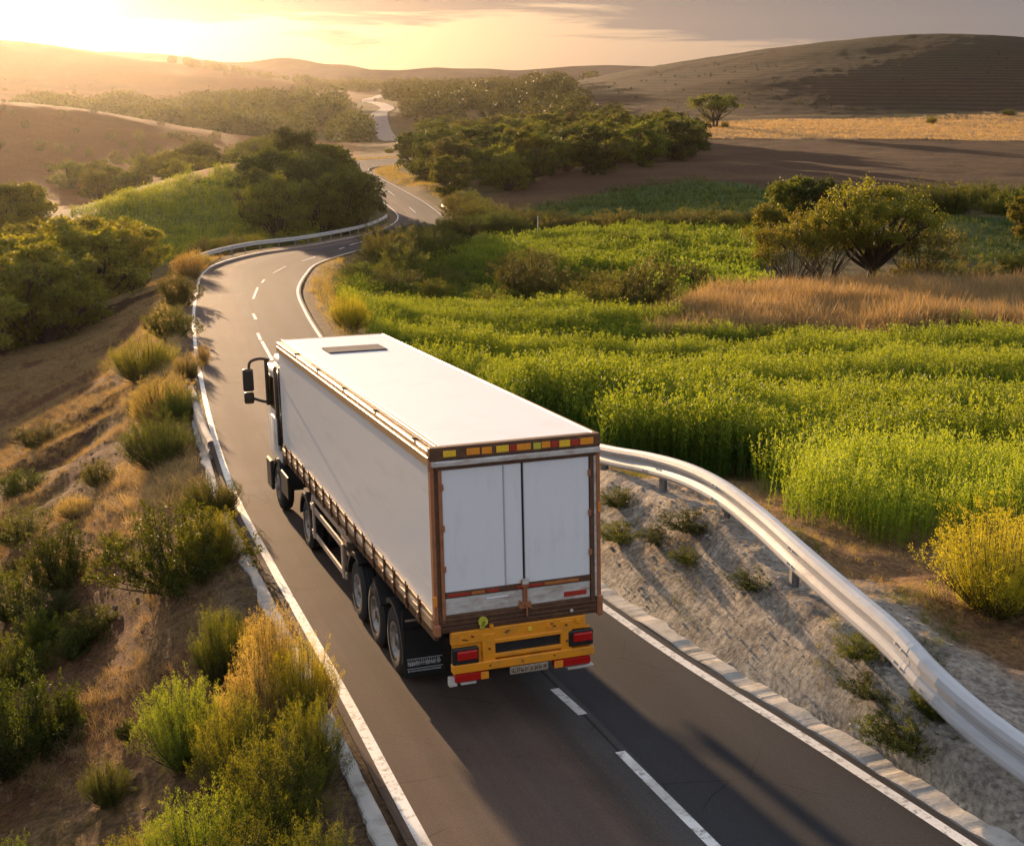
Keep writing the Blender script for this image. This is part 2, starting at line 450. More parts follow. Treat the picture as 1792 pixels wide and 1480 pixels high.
nC = len(cp); K = tk(((CW[:, None] - CW[None]) ** 2).sum(-1)) + np.eye(nC) * 6e-4
Pm = np.concatenate([np.ones((nC, 1)), CW], 1)
A = np.zeros((nC + 3, nC + 3)); A[:nC, :nC] = K; A[:nC, nC:] = Pm; A[nC:, :nC] = Pm.T
TW = np.linalg.solve(A, np.concatenate([cp[:, 2] / CR, np.zeros(3)]))


def tps(x, y):
    x = np.asarray(x, float); y = np.asarray(y, float); sh = x.shape; x = x.ravel(); y = y.ravel(); out = np.empty(len(x))
    for a in range(0, len(x), 30000):
        w, r = warp(x[a:a + 30000], y[a:a + 30000])
        k = tk(((w[:, None] - CW[None]) ** 2).sum(-1))
        out[a:a + 30000] = (k @ TW[:nC] + TW[nC] + w @ TW[nC + 1:]) * r
    return out.reshape(sh)


def ground(x, y, full=False):
    x = np.asarray(x, float); y = np.asarray(y, float)
    z = tps(x, y)
    d, sd, zr, st = road_query(x, y)
    r = np.sqrt(x * x + y * y)
    s = SEG[st] - SEG[36]                       # metres past the truck's rear
    # roughness of the land
    rough = .35 * fbm(x / 7, y / 7, 4, 3) * sstep(1, 6, d) + .10 * fbm(x / 1.1, y / 1.1, 4, 9) * sstep(.3, 2, d) * (r < 160)
    rough = rough + 5.0 * fbm(x / 160, y / 160, 4, 21) * sstep(500, 1200, r)
    gl = fbm(x / 5 + y / 9, y / 5 - x / 14, 4, 31)
    left = (sd < 0) & (s < 95)
    emb = zr - np.maximum(d - .9, 0) * .47 - .9 * np.abs(gl) * sstep(1, 5, d) - .05
    wl = np.where(left, sstep(5, 17, d), np.where((s < 42) & (r < 48), np.clip((d - .5) / np.maximum(np.interp(y, RDY, RDD) - .6, .2), 0, 1), sstep(.9, 4.2, d)))
    zb = np.where(left, emb, zr - .06 + (d > .6) * np.minimum((d - .6) * .05, .1))
    z = zb * (1 - wl) + (z + rough) * wl
    # right-hand bank between road and rail: eroded lumps
    bank = (sd > 0) & (s < 30) & (r < 40)
    z = z + np.where(bank, .30 * fbm(x / 1.6, y / 1.6, 4, 77) * sstep(.7, 1.8, d) * (1 - sstep(5, 9, d)), 0)
    z = np.where(d < .35, zr - .05 - r * .0006, z)
    return (z, d, sd, s) if full else z


def gp(px, Y):                       # ground point in photo column px at distance Y
    x = (px - CXP) / F * Y * 1.0
    for _ in range(4):
        z = float(ground(np.array([x]), np.array([Y]))[0]); x = (px - CXP) / F * (Y * math.cos(PT) - z * math.sin(PT))
    return np.array([x, Y, float(ground(np.array([x]), np.array([Y]))[0])])


def gpix(px, py, ymin=10, ymax=1500):   # first ground point on the sight line of a photo pixel
    Y = np.exp(np.linspace(math.log(ymin), math.log(ymax), 1500)); r = ray(px, py)
    P = r[None] * (Y / r[1])[:, None]; z = ground(P[:, 0], P[:, 1]); h = np.where(P[:, 2] <= z)[0]
    k = h[0] if len(h) else len(Y) - 1
    return np.array([P[k, 0], P[k, 1], z[k]])


def inpoly(px, Y, poly):
    """poly in (photo column, log distance)"""
    P = [(a, math.log(b)) for a, b in poly]; Yl = np.log(np.maximum(Y, .1)); res = np.zeros(px.shape, bool); j = len(P) - 1
    for i in range(len(P)):
        (xi, yi), (xj, yj) = P[i], P[j]
        c = ((yi > Yl) != (yj > Yl)) & (px < (xj - xi) * (Yl - yi) / (yj - yi + 1e-12) + xi); res ^= c; j = i
    return res


def scatter_pts(poly, n_per_m2, rng, dmin=1.2, cap=400000, ragged=0.0):
    a = np.array([[(p - CXP) / F * Y * 1.03, Y] for p, Y in poly]); lo, hi = a.min(0) - 3, a.max(0) + 3
    n = int(min(n_per_m2 * (hi[0] - lo[0]) * (hi[1] - lo[1]), cap * 6))
    x = rng.uniform(lo[0], hi[0], n); y = rng.uniform(lo[1], hi[1], n)
    px = CXP + F * x / (y * math.cos(PT) + np.abs(-.18 * y) * math.sin(PT))
    m = inpoly(px + ragged * 60 * fbm(x / 2.5, y / 2.5, 3, 61), y * (1 + ragged * .07 * fbm(x / 2.2, y / 2.2, 3, 62)), poly); x, y = x[m][:cap], y[m][:cap]
    z, d, sd, s = ground(x, y, True); m = d > dmin
    return np.stack([x[m], y[m], z[m]], 1), d[m], sd[m], s[m]


# ------------------------------------------------------------------ terrain
th = np.radians(np.concatenate([np.linspace(-100, -29, 40, endpoint=False), np.linspace(-29, 29, 640), np.linspace(29, 100, 41)[1:]]))
rr = np.concatenate([np.exp(np.linspace(math.log(2.5), math.log(11), 40, endpoint=False)), np.exp(np.linspace(math.log(11), math.log(130), 400, endpoint=False)),
                     np.exp(np.linspace(math.log(130), math.log(3350), 330))])
TH, RR = np.meshgrid(th, rr)
GX, GY = (np.sin(TH) * RR).ravel(), (np.cos(TH) * RR).ravel()
GZ, GD, GS, GST = ground(GX, GY, True)
GPX = CXP + F * GX / np.maximum(GY * (math.cos(PT) + .18 * math.sin(PT)), .5); GPX = np.where(GY < 1, 3000 * np.sign(GX), GPX)
n1 = fbm(GX / 3, GY / 3, 5, 41); n2 = fbm(GX / 18, GY / 18, 4, 43); n3 = fbm(GX / 90, GY / 90, 4, 47)
COL = np.zeros((len(GX), 3)) + np.array([.085, .070, .032])


def lay(mask, col, soft=1.0):
    m = np.clip(mask * soft, 0, 1)[:, None]; COL[:] = COL * (1 - m) + np.array(col) * m


def wob(px, Y): return px + n2 * 60, Y * (1 + .05 * n2)


wx, wy = wob(GPX, GY)
R_ = np.hypot(GX, GY)
lay(R_ > 260, (.11, .075, .035))
lay(sstep(0, .3, n3) * (R_ > 600), (.075, .07, .028))
P_BROWN = [(700, 200), (840, 182), (1000, 225), (1350, 240), (1792, 246), (2500, 250), (2500, 450), (1200, 450), (1050, 330), (850, 235)]
P_GOLD = [(1150, 450), (2500, 448), (2500, 600), (1500, 605), (1220, 560)]
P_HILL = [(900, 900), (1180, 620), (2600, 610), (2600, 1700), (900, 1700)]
P_GREEN1 = [(830, 172), (1350, 172), (1360, 236), (1200, 262), (1050, 240), (880, 205)]
P_GREEN2 = [(1560, 140), (2500, 140), (2500, 196), (1600, 196)]
P_BRIGHT = [(700, 128), (960, 118), (1330, 122), (1330, 163), (1150, 166), (1000, 163), (820, 152)]
P_DRY = [(1130, 74), (1300, 80), (2500, 74), (2500, 104), (1400, 103), (1220, 96)]
P_CROP = [(560, 88), (1000, 88), (1250, 77), (2500, 74), (2500, 35.4), (1250, 35.4), (1090, 36), (930, 42), (820, 50), (640, 68)]
P_CLUMP = [(1360, 33), (2400, 33), (2400, 25.5), (1650, 25.6), (1440, 26.3)]
P_KNOLL = [(140, 168), (330, 150), (560, 165), (640, 190), (620, 230), (540, 214), (470, 207), (400, 199), (300, 194), (150, 176)]
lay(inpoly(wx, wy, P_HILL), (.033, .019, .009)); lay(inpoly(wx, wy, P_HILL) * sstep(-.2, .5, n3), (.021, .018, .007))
lay(inpoly(wx, wy, P_BROWN), (.066, .036, .020)); lay(inpoly(wx, wy, P_BROWN) * sstep(-.1, .4, n2), (.085, .050, .026))
lay(inpoly(wx, wy, P_GOLD), (.36, .23, .115))
lay(inpoly(wx, wy, P_GREEN1), (.05, .085, .02)); lay(inpoly(wx, wy, P_GREEN2), (.035, .065, .018))
lay(inpoly(wx, wy, P_BRIGHT), (.10, .15, .03)); lay(inpoly(wx, wy, P_DRY), (.12, .10, .055))
lay(inpoly(GPX, GY, P_CROP), (.045, .045, .018))
m = (GPX < 640) & (R_ > 300) & (R_ < 720); lay(m, (.150, .070, .028)); lay(m * sstep(0, .5, n3), (.11, .058, .025))  # left hills: brown earth, its colour pushed to orange for the golden haze
m = (GPX < 660) & (R_ > 1150) & (R_ < 3200); lay(m, (.115, .052, .020)); lay(m * sstep(.05, .4, n3), (.070, .040, .018))
lay(inpoly(wx, wy, P_KNOLL), (.13, .15, .04)); lay(inpoly(wx, wy, [(130, 176), (300, 196), (480, 208), (560, 216), (560, 226), (400, 216), (280, 206), (120, 186)]), (.30, .15, .06))
m = (GS < 0) & (GST < 96) & (GST > -60)
lay(m & (GD < 26), (.120, .058, .034)); lay(m * sstep(-.1, .5, n1) * (GD < 26), (.17, .11, .06)); lay(m * sstep(.0, .5, n2) * (GD < 30), (.060, .036, .024))
lay(m * sstep(14, 22, GD), (.06, .042, .02))
m = (GS > 0) & (GST < 34) & (R_ < 60)
lay(m & (GD < 14), (.22, .135, .075)); lay(m * sstep(0, .6, n2), (.16, .10, .055))
m2 = m * (1 - sstep(2.6, 3.8, GD)); lay(m2, (.37, .35, .335)); lay(m2 * sstep(-.05, .5, n1), (.22, .195, .175)); lay(m2 * (1 - sstep(.3, 1.3, GD)), (.46, .435, .40))
lay((GD < 1.2) * (R_ < 520) * ((GS < 0) | (R_ > 50)), (.15, .11, .075), .8)
COL *= (1 + .18 * n1 + .10 * n2)[:, None]
COL = np.clip(COL, .005, 1)
nr, nc = TH.shape
ii = np.arange((nr - 1) * nc).reshape(nr - 1, nc)[:, :-1].ravel()
quads = np.stack([ii, ii + 1, ii + nc + 1, ii + nc], 1)[:, ::-1]
gm, t, o = newmat('ground_soil')
at = nd(t, 'ShaderNodeAttribute', attribute_name='Col')
geo = nd(t, 'ShaderNodeNewGeometry'); pos = geo.outputs['Position']
fine = noise(t, 9.0, 8, .7, pos); mid = noise(t, 1.3, 6, .62, pos)
stm = nd(t, 'ShaderNodeMapping', i={'Scale': (.5, .5, 1.0), 'Rotation': (0, 0, .6)}); t.links.new(pos, stm.inputs[0])
cc = mixc(t, 1.0, at.outputs['Color'], mixc(t, ramp(t, fine, .25, .75), (.42, .40, .38), (1.6, 1.55, 1.45)), 'MULTIPLY')
cc = mixc(t, 1.0, cc, mixc(t, ramp(t, mid, .3, .7), (.72, .70, .68), (1.25, 1.22, 1.15)), 'MULTIPLY')
# plough and contour lines on the far fields
sp = nd(t, 'ShaderNodeSeparateXYZ', i={0: pos})
far = ramp(t, nd(t, 'ShaderNodeMath', operation='ADD', i={0: sp.outputs[1], 1: 0.0}).outputs[0], 520, 640)
right = ramp(t, sp.outputs[0], 20, 120)
wv = nd(t, 'ShaderNodeTexWave', wave_type='BANDS', bands_direction='Z', i={'Vector': pos, 'Scale': .19, 'Distortion': 9.0, 'Detail': 6, 'Detail Scale': .035, 'Detail Roughness': .7})
lf = nd(t, 'ShaderNodeMath', operation='MULTIPLY', i={0: far, 1: right}).outputs[0]
lf = nd(t, 'ShaderNodeMath', operation='MULTIPLY', i={0: lf, 1: .8}).outputs[0]
cc = mixc(t, lf, cc, mixc(t, 1.0, cc, mixc(t, wv.outputs[1], (.50, .52, .52), (1.6, 1.5, 1.3)), 'MULTIPLY'))
b = nd(t, 'ShaderNodeBsdfPrincipled', i={'Base Color': cc, 'Roughness': .95, 'Specular IOR Level': .1})
bn = nd(t, 'ShaderNodeBump', i={'Strength': 1.0, 'Distance': .16, 'Height': noise(t, 4.5, 10, .72, pos)}); t.links.new(bn.outputs[0], b.inputs['Normal'])
t.links.new(b.outputs[0], o.inputs[0])
z0 = np.zeros((0, 3), np.int64)
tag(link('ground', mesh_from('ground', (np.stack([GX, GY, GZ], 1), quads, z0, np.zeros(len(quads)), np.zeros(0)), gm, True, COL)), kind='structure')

# ---- hills on the horizon
hm, t, o = newmat('far_hill')
geo = nd(t, 'ShaderNodeNewGeometry')
b = nd(t, 'ShaderNodeBsdfPrincipled', i={'Base Color': mixc(t, ramp(t, noise(t, .004, 5, .6, geo.outputs['Position']), .35, .65), (.06, .045, .04), (.13, .095, .075)), 'Roughness': 1.0, 'Specular IOR Level': 0.0})
t.links.new(b.outputs[0], o.inputs[0])


def hills(dist, prof, base_row, seed, depth):
    """a range of hills: crest heights along the horizon, rounded front and back"""
    pxs = np.linspace(prof[0][0], prof[-1][0], 420); rows = np.interp(pxs, [p[0] for p in prof], [p[1] for p in prof])
    k = np.exp(-np.linspace(-2, 2, 15) ** 2); k /= k.sum(); rows = np.convolve(np.pad(rows, 7, 'edge'), k, 'valid')
    us = np.linspace(-1, 1, 41); V = []
    for px, row in zip(pxs, rows):
        r = ray(px, row); top = r * (dist / r[1]); rb = ray(px, base_row); zb = (rb * (dist / rb[1]))[2] - 60
        for u in us:
            y = dist + u * depth; h = math.cos(u * math.pi / 2) ** 1.4
            V.append((top[0] * y / dist, y, zb + (top[2] - zb) * h))
    V = np.array(V); e = np.tile(1 - np.abs(us), len(pxs))
    V[:, 2] += 14 * (dist / 5000) * fbm(V[:, 0] / 420, V[:, 1] / 420, 5, seed) * np.minimum(e * 3, 1)
    nu = len(us); i = np.arange((len(pxs) - 1) * nu).reshape(-1, nu)[:, :-1].ravel()
    q = np.stack([i, i + nu, i + nu + 1, i + 1], 1)
    tag(link('hills', mesh_from('hills', (V, q, z0, np.zeros(len(q)), np.zeros(0)), hm, True)), kind='structure')


hills(2950, [(-200, 96), (200, 92), (290, 97), (340, 103), (400, 109), (440, 107), (490, 98), (530, 101), (570, 110), (605, 109), (650, 121), (690, 121), (760, 114), (800, 116), (850, 115), (900, 119), (940, 117), (1000, 113), (1140, 116), (1400, 112), (2000, 110)], 150, 5, 300)
hills(2600, [(-200, 118), (280, 112), (340, 116), (420, 122), (520, 128), (580, 122), (640, 124), (720, 126), (800, 124), (880, 131), (960, 128), (1050, 132), (1200, 128), (2000, 120)], 152, 8, 250)
hills(2250, [(-200, 145), (300, 142), (520, 141), (700, 139), (850, 136), (980, 141), (1100, 139), (1400, 140), (2000, 136)], 155, 11, 200)

# ---- road
am, t, o = newmat('asphalt')
uvn = nd(t, 'ShaderNodeUVMap'); su = nd(t, 'ShaderNodeSeparateXYZ', i={0: uvn.outputs[0]}); u = su.outputs[0]; v = su.outputs[1]
geo = nd(t, 'ShaderNodeNewGeometry'); pos = geo.outputs['Position']
str_ = nd(t, 'ShaderNodeMapping', i={'Scale': (1.0, .045, 1.0)}); t.links.new(uvn.outputs[0], str_.inputs[0])
lane = noise(t, 1.1, 5, .55, str_.outputs[0]); fineg = noise(t, 60, 3, .7, pos); patch = noise(t, .35, 5, .6, pos)
c = mixc(t, ramp(t, lane, .3, .7), (.050, .050, .052), (.092, .088, .086))
c = mixc(t, ramp(t, patch, .42, .62, 0, .5), c, (.050, .045, .042))
c = mixc(t, ramp(t, u, 3.4, 2.6, 0, 1), c, mixc(t, 1.0, c, (1.45, 1.10, .90), 'MULTIPLY'))  # left lane: warm sunlight put into the asphalt colour
seam = ramp(t, u, 3.55, 3.62); c = mixc(t, nd(t, 'ShaderNodeMath', operation='MULTIPLY', i={0: seam, 1: .8}).outputs[0], c, (.028, .029, .035))
c = mixc(t, 1.0, c, mixc(t, ramp(t, fineg, .3, .7), (.72, .72, .72), (1.32, 1.30, 1.28)), 'MULTIPLY')
trk = nd(t, 'ShaderNodeMath', operation='SINE', i={0: nd(t, 'ShaderNodeMath', operation='MULTIPLY', i={0: u, 1: 3.6}).outputs[0]})
c = mixc(t, 1.0, c, mixc(t, ramp(t, trk.outputs[0], -.6, 1), (.86, .86, .86), (1.14, 1.13, 1.12)), 'MULTIPLY')
ln = nd(t, 'ShaderNodeMath', operation='ABSOLUTE', i={0: nd(t, 'ShaderNodeMath', operation='SUBTRACT', i={0: u, 1: 3.46}).outputs[0]})
c = mixc(t, ramp(t, ln.outputs[0], .012, .030, .75, 0), c, (.014, .014, .016))
vor = nd(t, 'ShaderNodeTexVoronoi', feature='DISTANCE_TO_EDGE', i={'Scale': .55, 'Vector': mixc(t, .12, pos, nd(t, 'ShaderNodeTexNoise', i={'Scale': 1.5, 'Detail': 6, 'Vector': pos}).outputs['Color'])})
crk = nd(t, 'ShaderNodeMath', operation='MULTIPLY', i={0: ramp(t, vor.outputs['Distance'], .0015, .007, .7, 0), 1: ramp(t, patch, .5, .6)})
c = mixc(t, crk.outputs[0], c, (.016, .016, .017))
faru = ramp(t, v, 8, 45); c = mixc(t, faru, c, mixc(t, 1.0, c, (.78, .82, .98), 'MULTIPLY'))  # far road darkened and cooled in colour to offset the sun's glare
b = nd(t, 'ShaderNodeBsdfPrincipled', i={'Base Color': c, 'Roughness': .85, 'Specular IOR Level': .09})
bn = nd(t, 'ShaderNodeBump', i={'Strength': .35, 'Distance': .01, 'Height': fineg}); t.links.new(bn.outputs[0], b.inputs['Normal']); t.links.new(b.outputs[0], o.inputs[0])
NRM = np.stack([TANG[:, 1], -TANG[:, 0]], 1)          # points to the right of the road


def edge(side, off):
    """edge line moved sideways: side 0 left edge, 1 right edge; positive off = to the right"""
    E = (LE, RE)[side].copy(); E[:, :2] += NRM * off; return E


def ribbon(A, B, dz, i0=0, i1=None):
    i1 = len(A) if i1 is None else i1; A = A[i0:i1]; B = B[i0:i1]; n = len(A)
    V = np.stack([A, B], 1).reshape(-1, 3).copy(); V[:, 2] += dz
    i = np.arange(n - 1) * 2; q = np.stack([i, i + 1, i + 3, i + 2], 1)
    w = np.linalg.norm(A - B, axis=1); s = SEG[i0:i1] - SEG[36]
    uv = np.stack([np.stack([0 * w, s], 1), np.stack([w, s], 1)], 1).reshape(-1, 2)
    return (V, q, z0, np.full(len(q), .5), np.zeros(0)), uv


NX = 10
A0, B0 = edge(0, -.14), edge(1, .14); vs = []; uvs = []
for k in range(NX + 1):
    f = k / NX; vs.append(A0 * (1 - f) + B0 * f); uvs.append(np.stack([np.linalg.norm(A0 - B0, axis=1) * f, SEG - SEG[36]], 1))
V = np.stack(vs, 1).reshape(-1, 3); UV = np.stack(uvs, 1).reshape(-1, 2)
i = np.arange((len(A0) - 1) * (NX + 1)).reshape(-1, NX + 1)[:, :-1].ravel(); q = np.stack([i, i + 1, i + NX + 2, i + NX + 1], 1)
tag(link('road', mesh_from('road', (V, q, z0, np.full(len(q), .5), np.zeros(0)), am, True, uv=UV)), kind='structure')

lm, t, o = newmat('road_paint')
geo = nd(t, 'ShaderNodeNewGeometry'); pos = geo.outputs['Position']
w1 = ramp(t, noise(t, 7, 9, .78, pos), .48, .64); c = mixc(t, w1, (.70, .69, .67), (.20, .19, .18)); c = mixc(t, ramp(t, noise(t, .8, 5, .6, pos), .45, .7, 0, .6), c, (.30, .28, .26))
b = nd(t, 'ShaderNodeBsdfPrincipled', i={'Base Color': c, 'Roughness': .6}); t.links.new(b.outputs[0], o.inputs[0])
for side, a_, b_ in ((0, -.02, .15), (1, -.15, .02)):
    arr, uv = ribbon(edge(side, a_), edge(side, b_), .005, 0)
    tag(link('road_edge_line', mesh_from('road_edge_line', arr, lm)), kind='structure')
DASH = [((1020, 1250), (970, 1205)), ((1262, 1492), (1085, 1315)), ((1480, 1710), (1330, 1562)), ((477, 631), (458, 597)), ((456, 595), (451, 583)), ((448, 559), (443, 549)), ((443, 523), (451, 503)), ((458, 495), (463, 489)),
        ((478, 478), (501, 466)), ((529, 457), (559, 447)), ((578, 441), (606, 432)), ((612, 429), (640, 421)), ((727, 372), (716, 363)), ((690, 342), (676, 332))]
acc = Acc()


def onroad(px, py):
    P = gpix(px, py, 6, 420) if py < 1450 else at_y(px, py, 13); k = 0
    for _ in range(8):
        d_, s_, z_, t_ = road_query(np.array([P[0]]), np.array([P[1]])); r = ray(px, py); P = r * (z_[0] / r[2])
    return P


for a_, b_ in DASH:
    p, q_ = onroad(*a_), onroad(*b_); dr = (q_ - p); dr /= np.linalg.norm(dr); nn = np.array([dr[1], -dr[0], 0]) * .075; up_ = np.array([0, 0, .006])
    acc.add([p - nn + up_, p + nn + up_, q_ + nn + up_, q_ - nn + up_], [(0, 1, 2, 3)])
tag(link('lane_marking', mesh_from('lane_marking', acc.arrays(), lm)), kind='structure')

# kerbs: crumbling concrete strips with a real step
km = paint('kerb_concrete', (.42, .40, .37), .9, 0, (.12, .095, .07), .55, 2.6, .8, 14)


def kerb(side, o0, o1, h, i0, i1, seed):
    rng = np.random.default_rng(seed); E1, E2 = edge(side, o0)[i0:i1], edge(side, o1)[i0:i1]
    n = (i1 - i0) * 8; f = np.linspace(0, i1 - i0 - 1, n); ix = np.clip(f.astype(int), 0, i1 - i0 - 2); fr = (f - ix)[:, None]
    a = E1[ix] * (1 - fr) + E1[ix + 1] * fr; b_ = E2[ix] * (1 - fr) + E2[ix + 1] * fr
    s = np.arange(n) * .17; wob_ = fbm(s, s * 0 + seed, 4, 5) * .09; hh = h * np.clip(.75 + 1.1 * fbm(s * .6, s * 0 + 9, 4, seed), .18, 1.0)
    out = (b_ - a); out /= np.linalg.norm(out, axis=1)[:, None]; b2 = b_ + out * wob_[:, None]
    lo = np.array([0, 0, -.25]); V = []
    for pt_, z_ in ((a, -.25), (a, None), (a + out * .03, 1), (b2 - out * .03, 1), (b2, None), (b2, -.25)):
        c_ = pt_.copy(); c_[:, 2] += -.25 if z_ == -.25 else (hh - .02 if z_ is None else hh); V.append(c_)
    V = np.stack(V, 1).reshape(-1, 3); i = np.arange(n - 1)[:, None] * 6 + np.arange(5)[None]; i = i.ravel()
    q = np.stack([i, i + 6, i + 7, i + 1], 1)
    if side == 1: q = q[:, ::-1]
    tag(link('kerb', mesh_from('kerb', (V, q, z0, np.full(len(q), .5), np.zeros(0)), km)), kind='structure')


kerb(0, -.26, -.50, .05, 8, 96, 1); kerb(1, .16, .50, .06, 8, 66, 2)

TRK = None
# dirt track running on beyond the last bend
dm = paint('track_dust', (.26, .20, .165), .95, 0, (.16, .11, .08), .5, .4)
tp = [(-6, 421, 5.0)] + [(gp(px_, y_)[0], y_, w_) for px_, y_, w_ in ((790, 440, 4.6), (748, 452, 4.4), (722, 475, 4.4), (716, 505, 4.4), (728, 540, 4.4), (722, 580, 4.6), (696, 640, 4.8), (676, 720, 4.8), (664, 800, 4.8), (668, 880, 5), (678, 960, 5), (662, 1060, 5), (644, 1160, 5), (652, 1280, 5.5), (676, 1400, 6))]
T = catmull([(a, b_, w) for a, b_, w in tp], 16); TRK = T; tg = np.gradient(T[:, :2], axis=0); tg /= np.linalg.norm(tg, axis=1)[:, None]; tn = np.stack([tg[:, 1], -tg[:, 0]], 1)
cols = []
for k in range(7):
    p = T[:, :2] + tn * (T[:, 2] * (k / 3 - 1))[:, None]; cols.append(np.concatenate([p, ground(p[:, 0], p[:, 1])[:, None] + .35 + .12 * (k in (2, 4))], 1))
V = np.stack(cols, 1).reshape(-1, 3); i = np.arange((len(T) - 1) * 7).reshape(-1, 7)[:, :-1].ravel()
q = np.stack([i, i + 1, i + 8, i + 7], 1); tag(link('dirt_track', mesh_from('dirt_track', (V, q, z0, np.full(len(q), .5), np.zeros(0)), dm, True)), kind='structure')

# ------------------------------------------------------------------ guard rails
steel = paint('galvanised_steel', (.55, .56, .57), .42, .55, (.30, .28, .25), .35, 2.2, .25, 25)
white_rail = paint('white_painted_rail', (.50, .51, .53), .48, .1, (.33, .30, .27), .45, 1.6, .15, 9, stretch=(1, 1, 3))
postm = paint('post_steel', (.30, .30, .30), .6, .5, (.16, .10, .06), .6, 6, .3, 30)
WPROF = [(.20, .27), (.12, .33), (.02, .335), (-.07, .29), (-.10, .20), (-.09, .13), (-.02, .06), (-.02, -.03), (-.06, -.06), (-.10, -.15), (-.11, -.22), (-.08, -.28), (-.02, -.31)]


def sweep(P, prof, scale, thick, over=0.0):
    P = np.asarray(P); T_ = np.gradient(P, axis=0); T_ /= np.linalg.norm(T_, axis=1)[:, None]
    Rr = np.stack([T_[:, 1], -T_[:, 0], 0 * T_[:, 0]], 1); Rr /= np.linalg.norm(Rr, axis=1)[:, None]; U = np.cross(Rr, T_)
    pr = np.array(prof); g = np.gradient(pr, axis=0); g /= np.linalg.norm(g, axis=1)[:, None]; nn = np.stack([-g[:, 1], g[:, 0]], 1)
    loop = np.concatenate([pr + nn * over, (pr - nn * thick)[::-1]])
    sc_ = np.broadcast_to(scale, (len(P),))[:, None, None]; V = (P[:, None] + sc_ * (loop[None, :, :1] * Rr[:, None] + loop[None, :, 1:] * U[:, None])); m = len(loop)
    i = np.arange(len(P) - 1)[:, None] * m; j = np.arange(m); q = np.stack([i + j, i + (j + 1) % m, i + m + (j + 1) % m, i + m + j], -1).reshape(-1, 4)
    h = len(pr); caps = []
    for e, fl in ((0, 1), ((len(P) - 1) * m, -1)):
        for k in range(h - 1): caps.append((e + k, e + k + 1, e + m - 2 - k, e + m - 1 - k)[::fl])
    return V.reshape(-1, 3), np.concatenate([q, np.array(caps)])


def rail(name, P, scale, hpost, label, cat, mat, seclen, postlen, face=1):
    """P: rail axis; face 1 = profile bulges to the left of travel, -1 to the right"""
    L_ = np.concatenate([[0], np.cumsum(np.linalg.norm(np.diff(P, axis=0), axis=1))])
    root = tag(empty(name, tuple(P[0] - np.array([0, 0, hpost]))), label, cat); base = np.array(root.location)
    sfun = scale if callable(scale) else (lambda s: scale + 0 * s); scale = float(sfun(L_[-1] * .6))
    def pt_(s): return np.stack([np.interp(s, L_, P[:, k]) for k in range(3)], -1)
    pos_ = 0; k = 0; prof = [(a * face, b_) for a, b_ in WPROF]
    while pos_ < L_[-1] - .5:
        e = min(pos_ + seclen, L_[-1]); ss = np.linspace(pos_, min(e + .12, L_[-1]), max(4, int(seclen / .35)))
        v, q = sweep(pt_(ss) - base, prof, sfun(ss), .012, .004 * (k % 2)); a = Acc(); a.add(v, q if face == 1 else q[:, ::-1])
        for zz in (.19, -.2):                       # splice bolts
            pb = pt_(np.array([pos_ + .1, pos_ + .28])) - base
            for p in pb: tube(a, [p + np.array([-.13 * scale * face, 0, zz * scale]), p + np.array([-.16 * scale * face, 0, zz * scale])], .022, 6)
        link('beam', mesh_from('beam', a.arrays(), mat, False), root); pos_ = e; k += 1
    s = postlen * .4; i_ = 0
    while s < L_[-1]:
        p = pt_(s); t2 = pt_(min(s + .1, L_[-1])) - pt_(max(s - .1, 0)); rr_ = np.array([t2[1], -t2[0], 0]); rr_ /= np.linalg.norm(rr_)
        c = p + rr_ * .10 * face * scale / .9 - base; gz = ground(np.array([p[0]]), np.array([p[1]]))[0] - base[2]
        a = Acc(); w = .07; d_ = rr_; e_ = np.array([-rr_[1], rr_[0], 0])
        for (p0, p1, q0, q1) in ((-w, -w + .014, -.055, .055), (w - .014, w, -.055, .055), (-w + .014, w - .014, -.007, .007)):
            vv = []
            for zz in (gz - .35, c[2] + .1 * scale):
                for aa, bb in ((p0, q0), (p1, q0), (p1, q1), (p0, q1)): vv.append(np.array([c[0], c[1], 0]) + d_ * (aa + .05) + e_ * bb + np.array([0, 0, zz]))
            a.add(vv, [(0, 3, 2, 1), (4, 5, 6, 7), (0, 1, 5, 4), (1, 2, 6, 5), (2, 3, 7, 6), (3, 0, 4, 7)])
        link('post', mesh_from('post', a.arrays(), postm), root); s += postlen
    return root


RP = catmull(RAIL, 14)[::-1].copy(); RPL = np.linalg.norm(np.diff(RP, axis=0), axis=1).sum()
rail('guard_rail', RP, lambda s: np.interp(RPL - s, [0, 14, 22, 32], [.60, .70, .77, .80]), RAILH, 'white crash barrier curving along the grey bank on the right of the road', 'guard rail', white_rail, 3.6, 3.2)
ia, ib = 122, 12 * 17 + 4                     # outside of the left-hand bend
LP = edge(0, -1.3)[147:214].copy(); LP[:, 2] += .72
rail('guard_rail', LP, .62, .72, 'thin grey crash barrier along the outside of the bend below the green knoll', 'guard rail', steel, 4, 4, -1)
RP2 = edge(1, 1.3)[194:232].copy(); RP2[:, 2] += .6
rail('guard_rail', RP2, .5, .62, 'low whitish barrier on the outer side of the far bend beside the dark wood', 'guard rail', steel, 4, 6, 1)
LF = np.array([at_y(338, 722, 45.5), at_y(346, 762, 42.0), at_y(357, 800, 39.0), at_y(371, 832, 36.6)])
for p in LF: p[2] = ground(np.array([p[0]]), np.array([p[1]]))[0] + .42
rail('broken_rail', catmull(LF, 6), .75, .5, 'short weathered grey length of barrier leaning at the left verge beside the cab', 'guard rail', paint('weathered_board', (.34, .31, .29), .85, 0, (.14, .10, .08), .6, 5, .6, 30), 4, 2.6, -1)
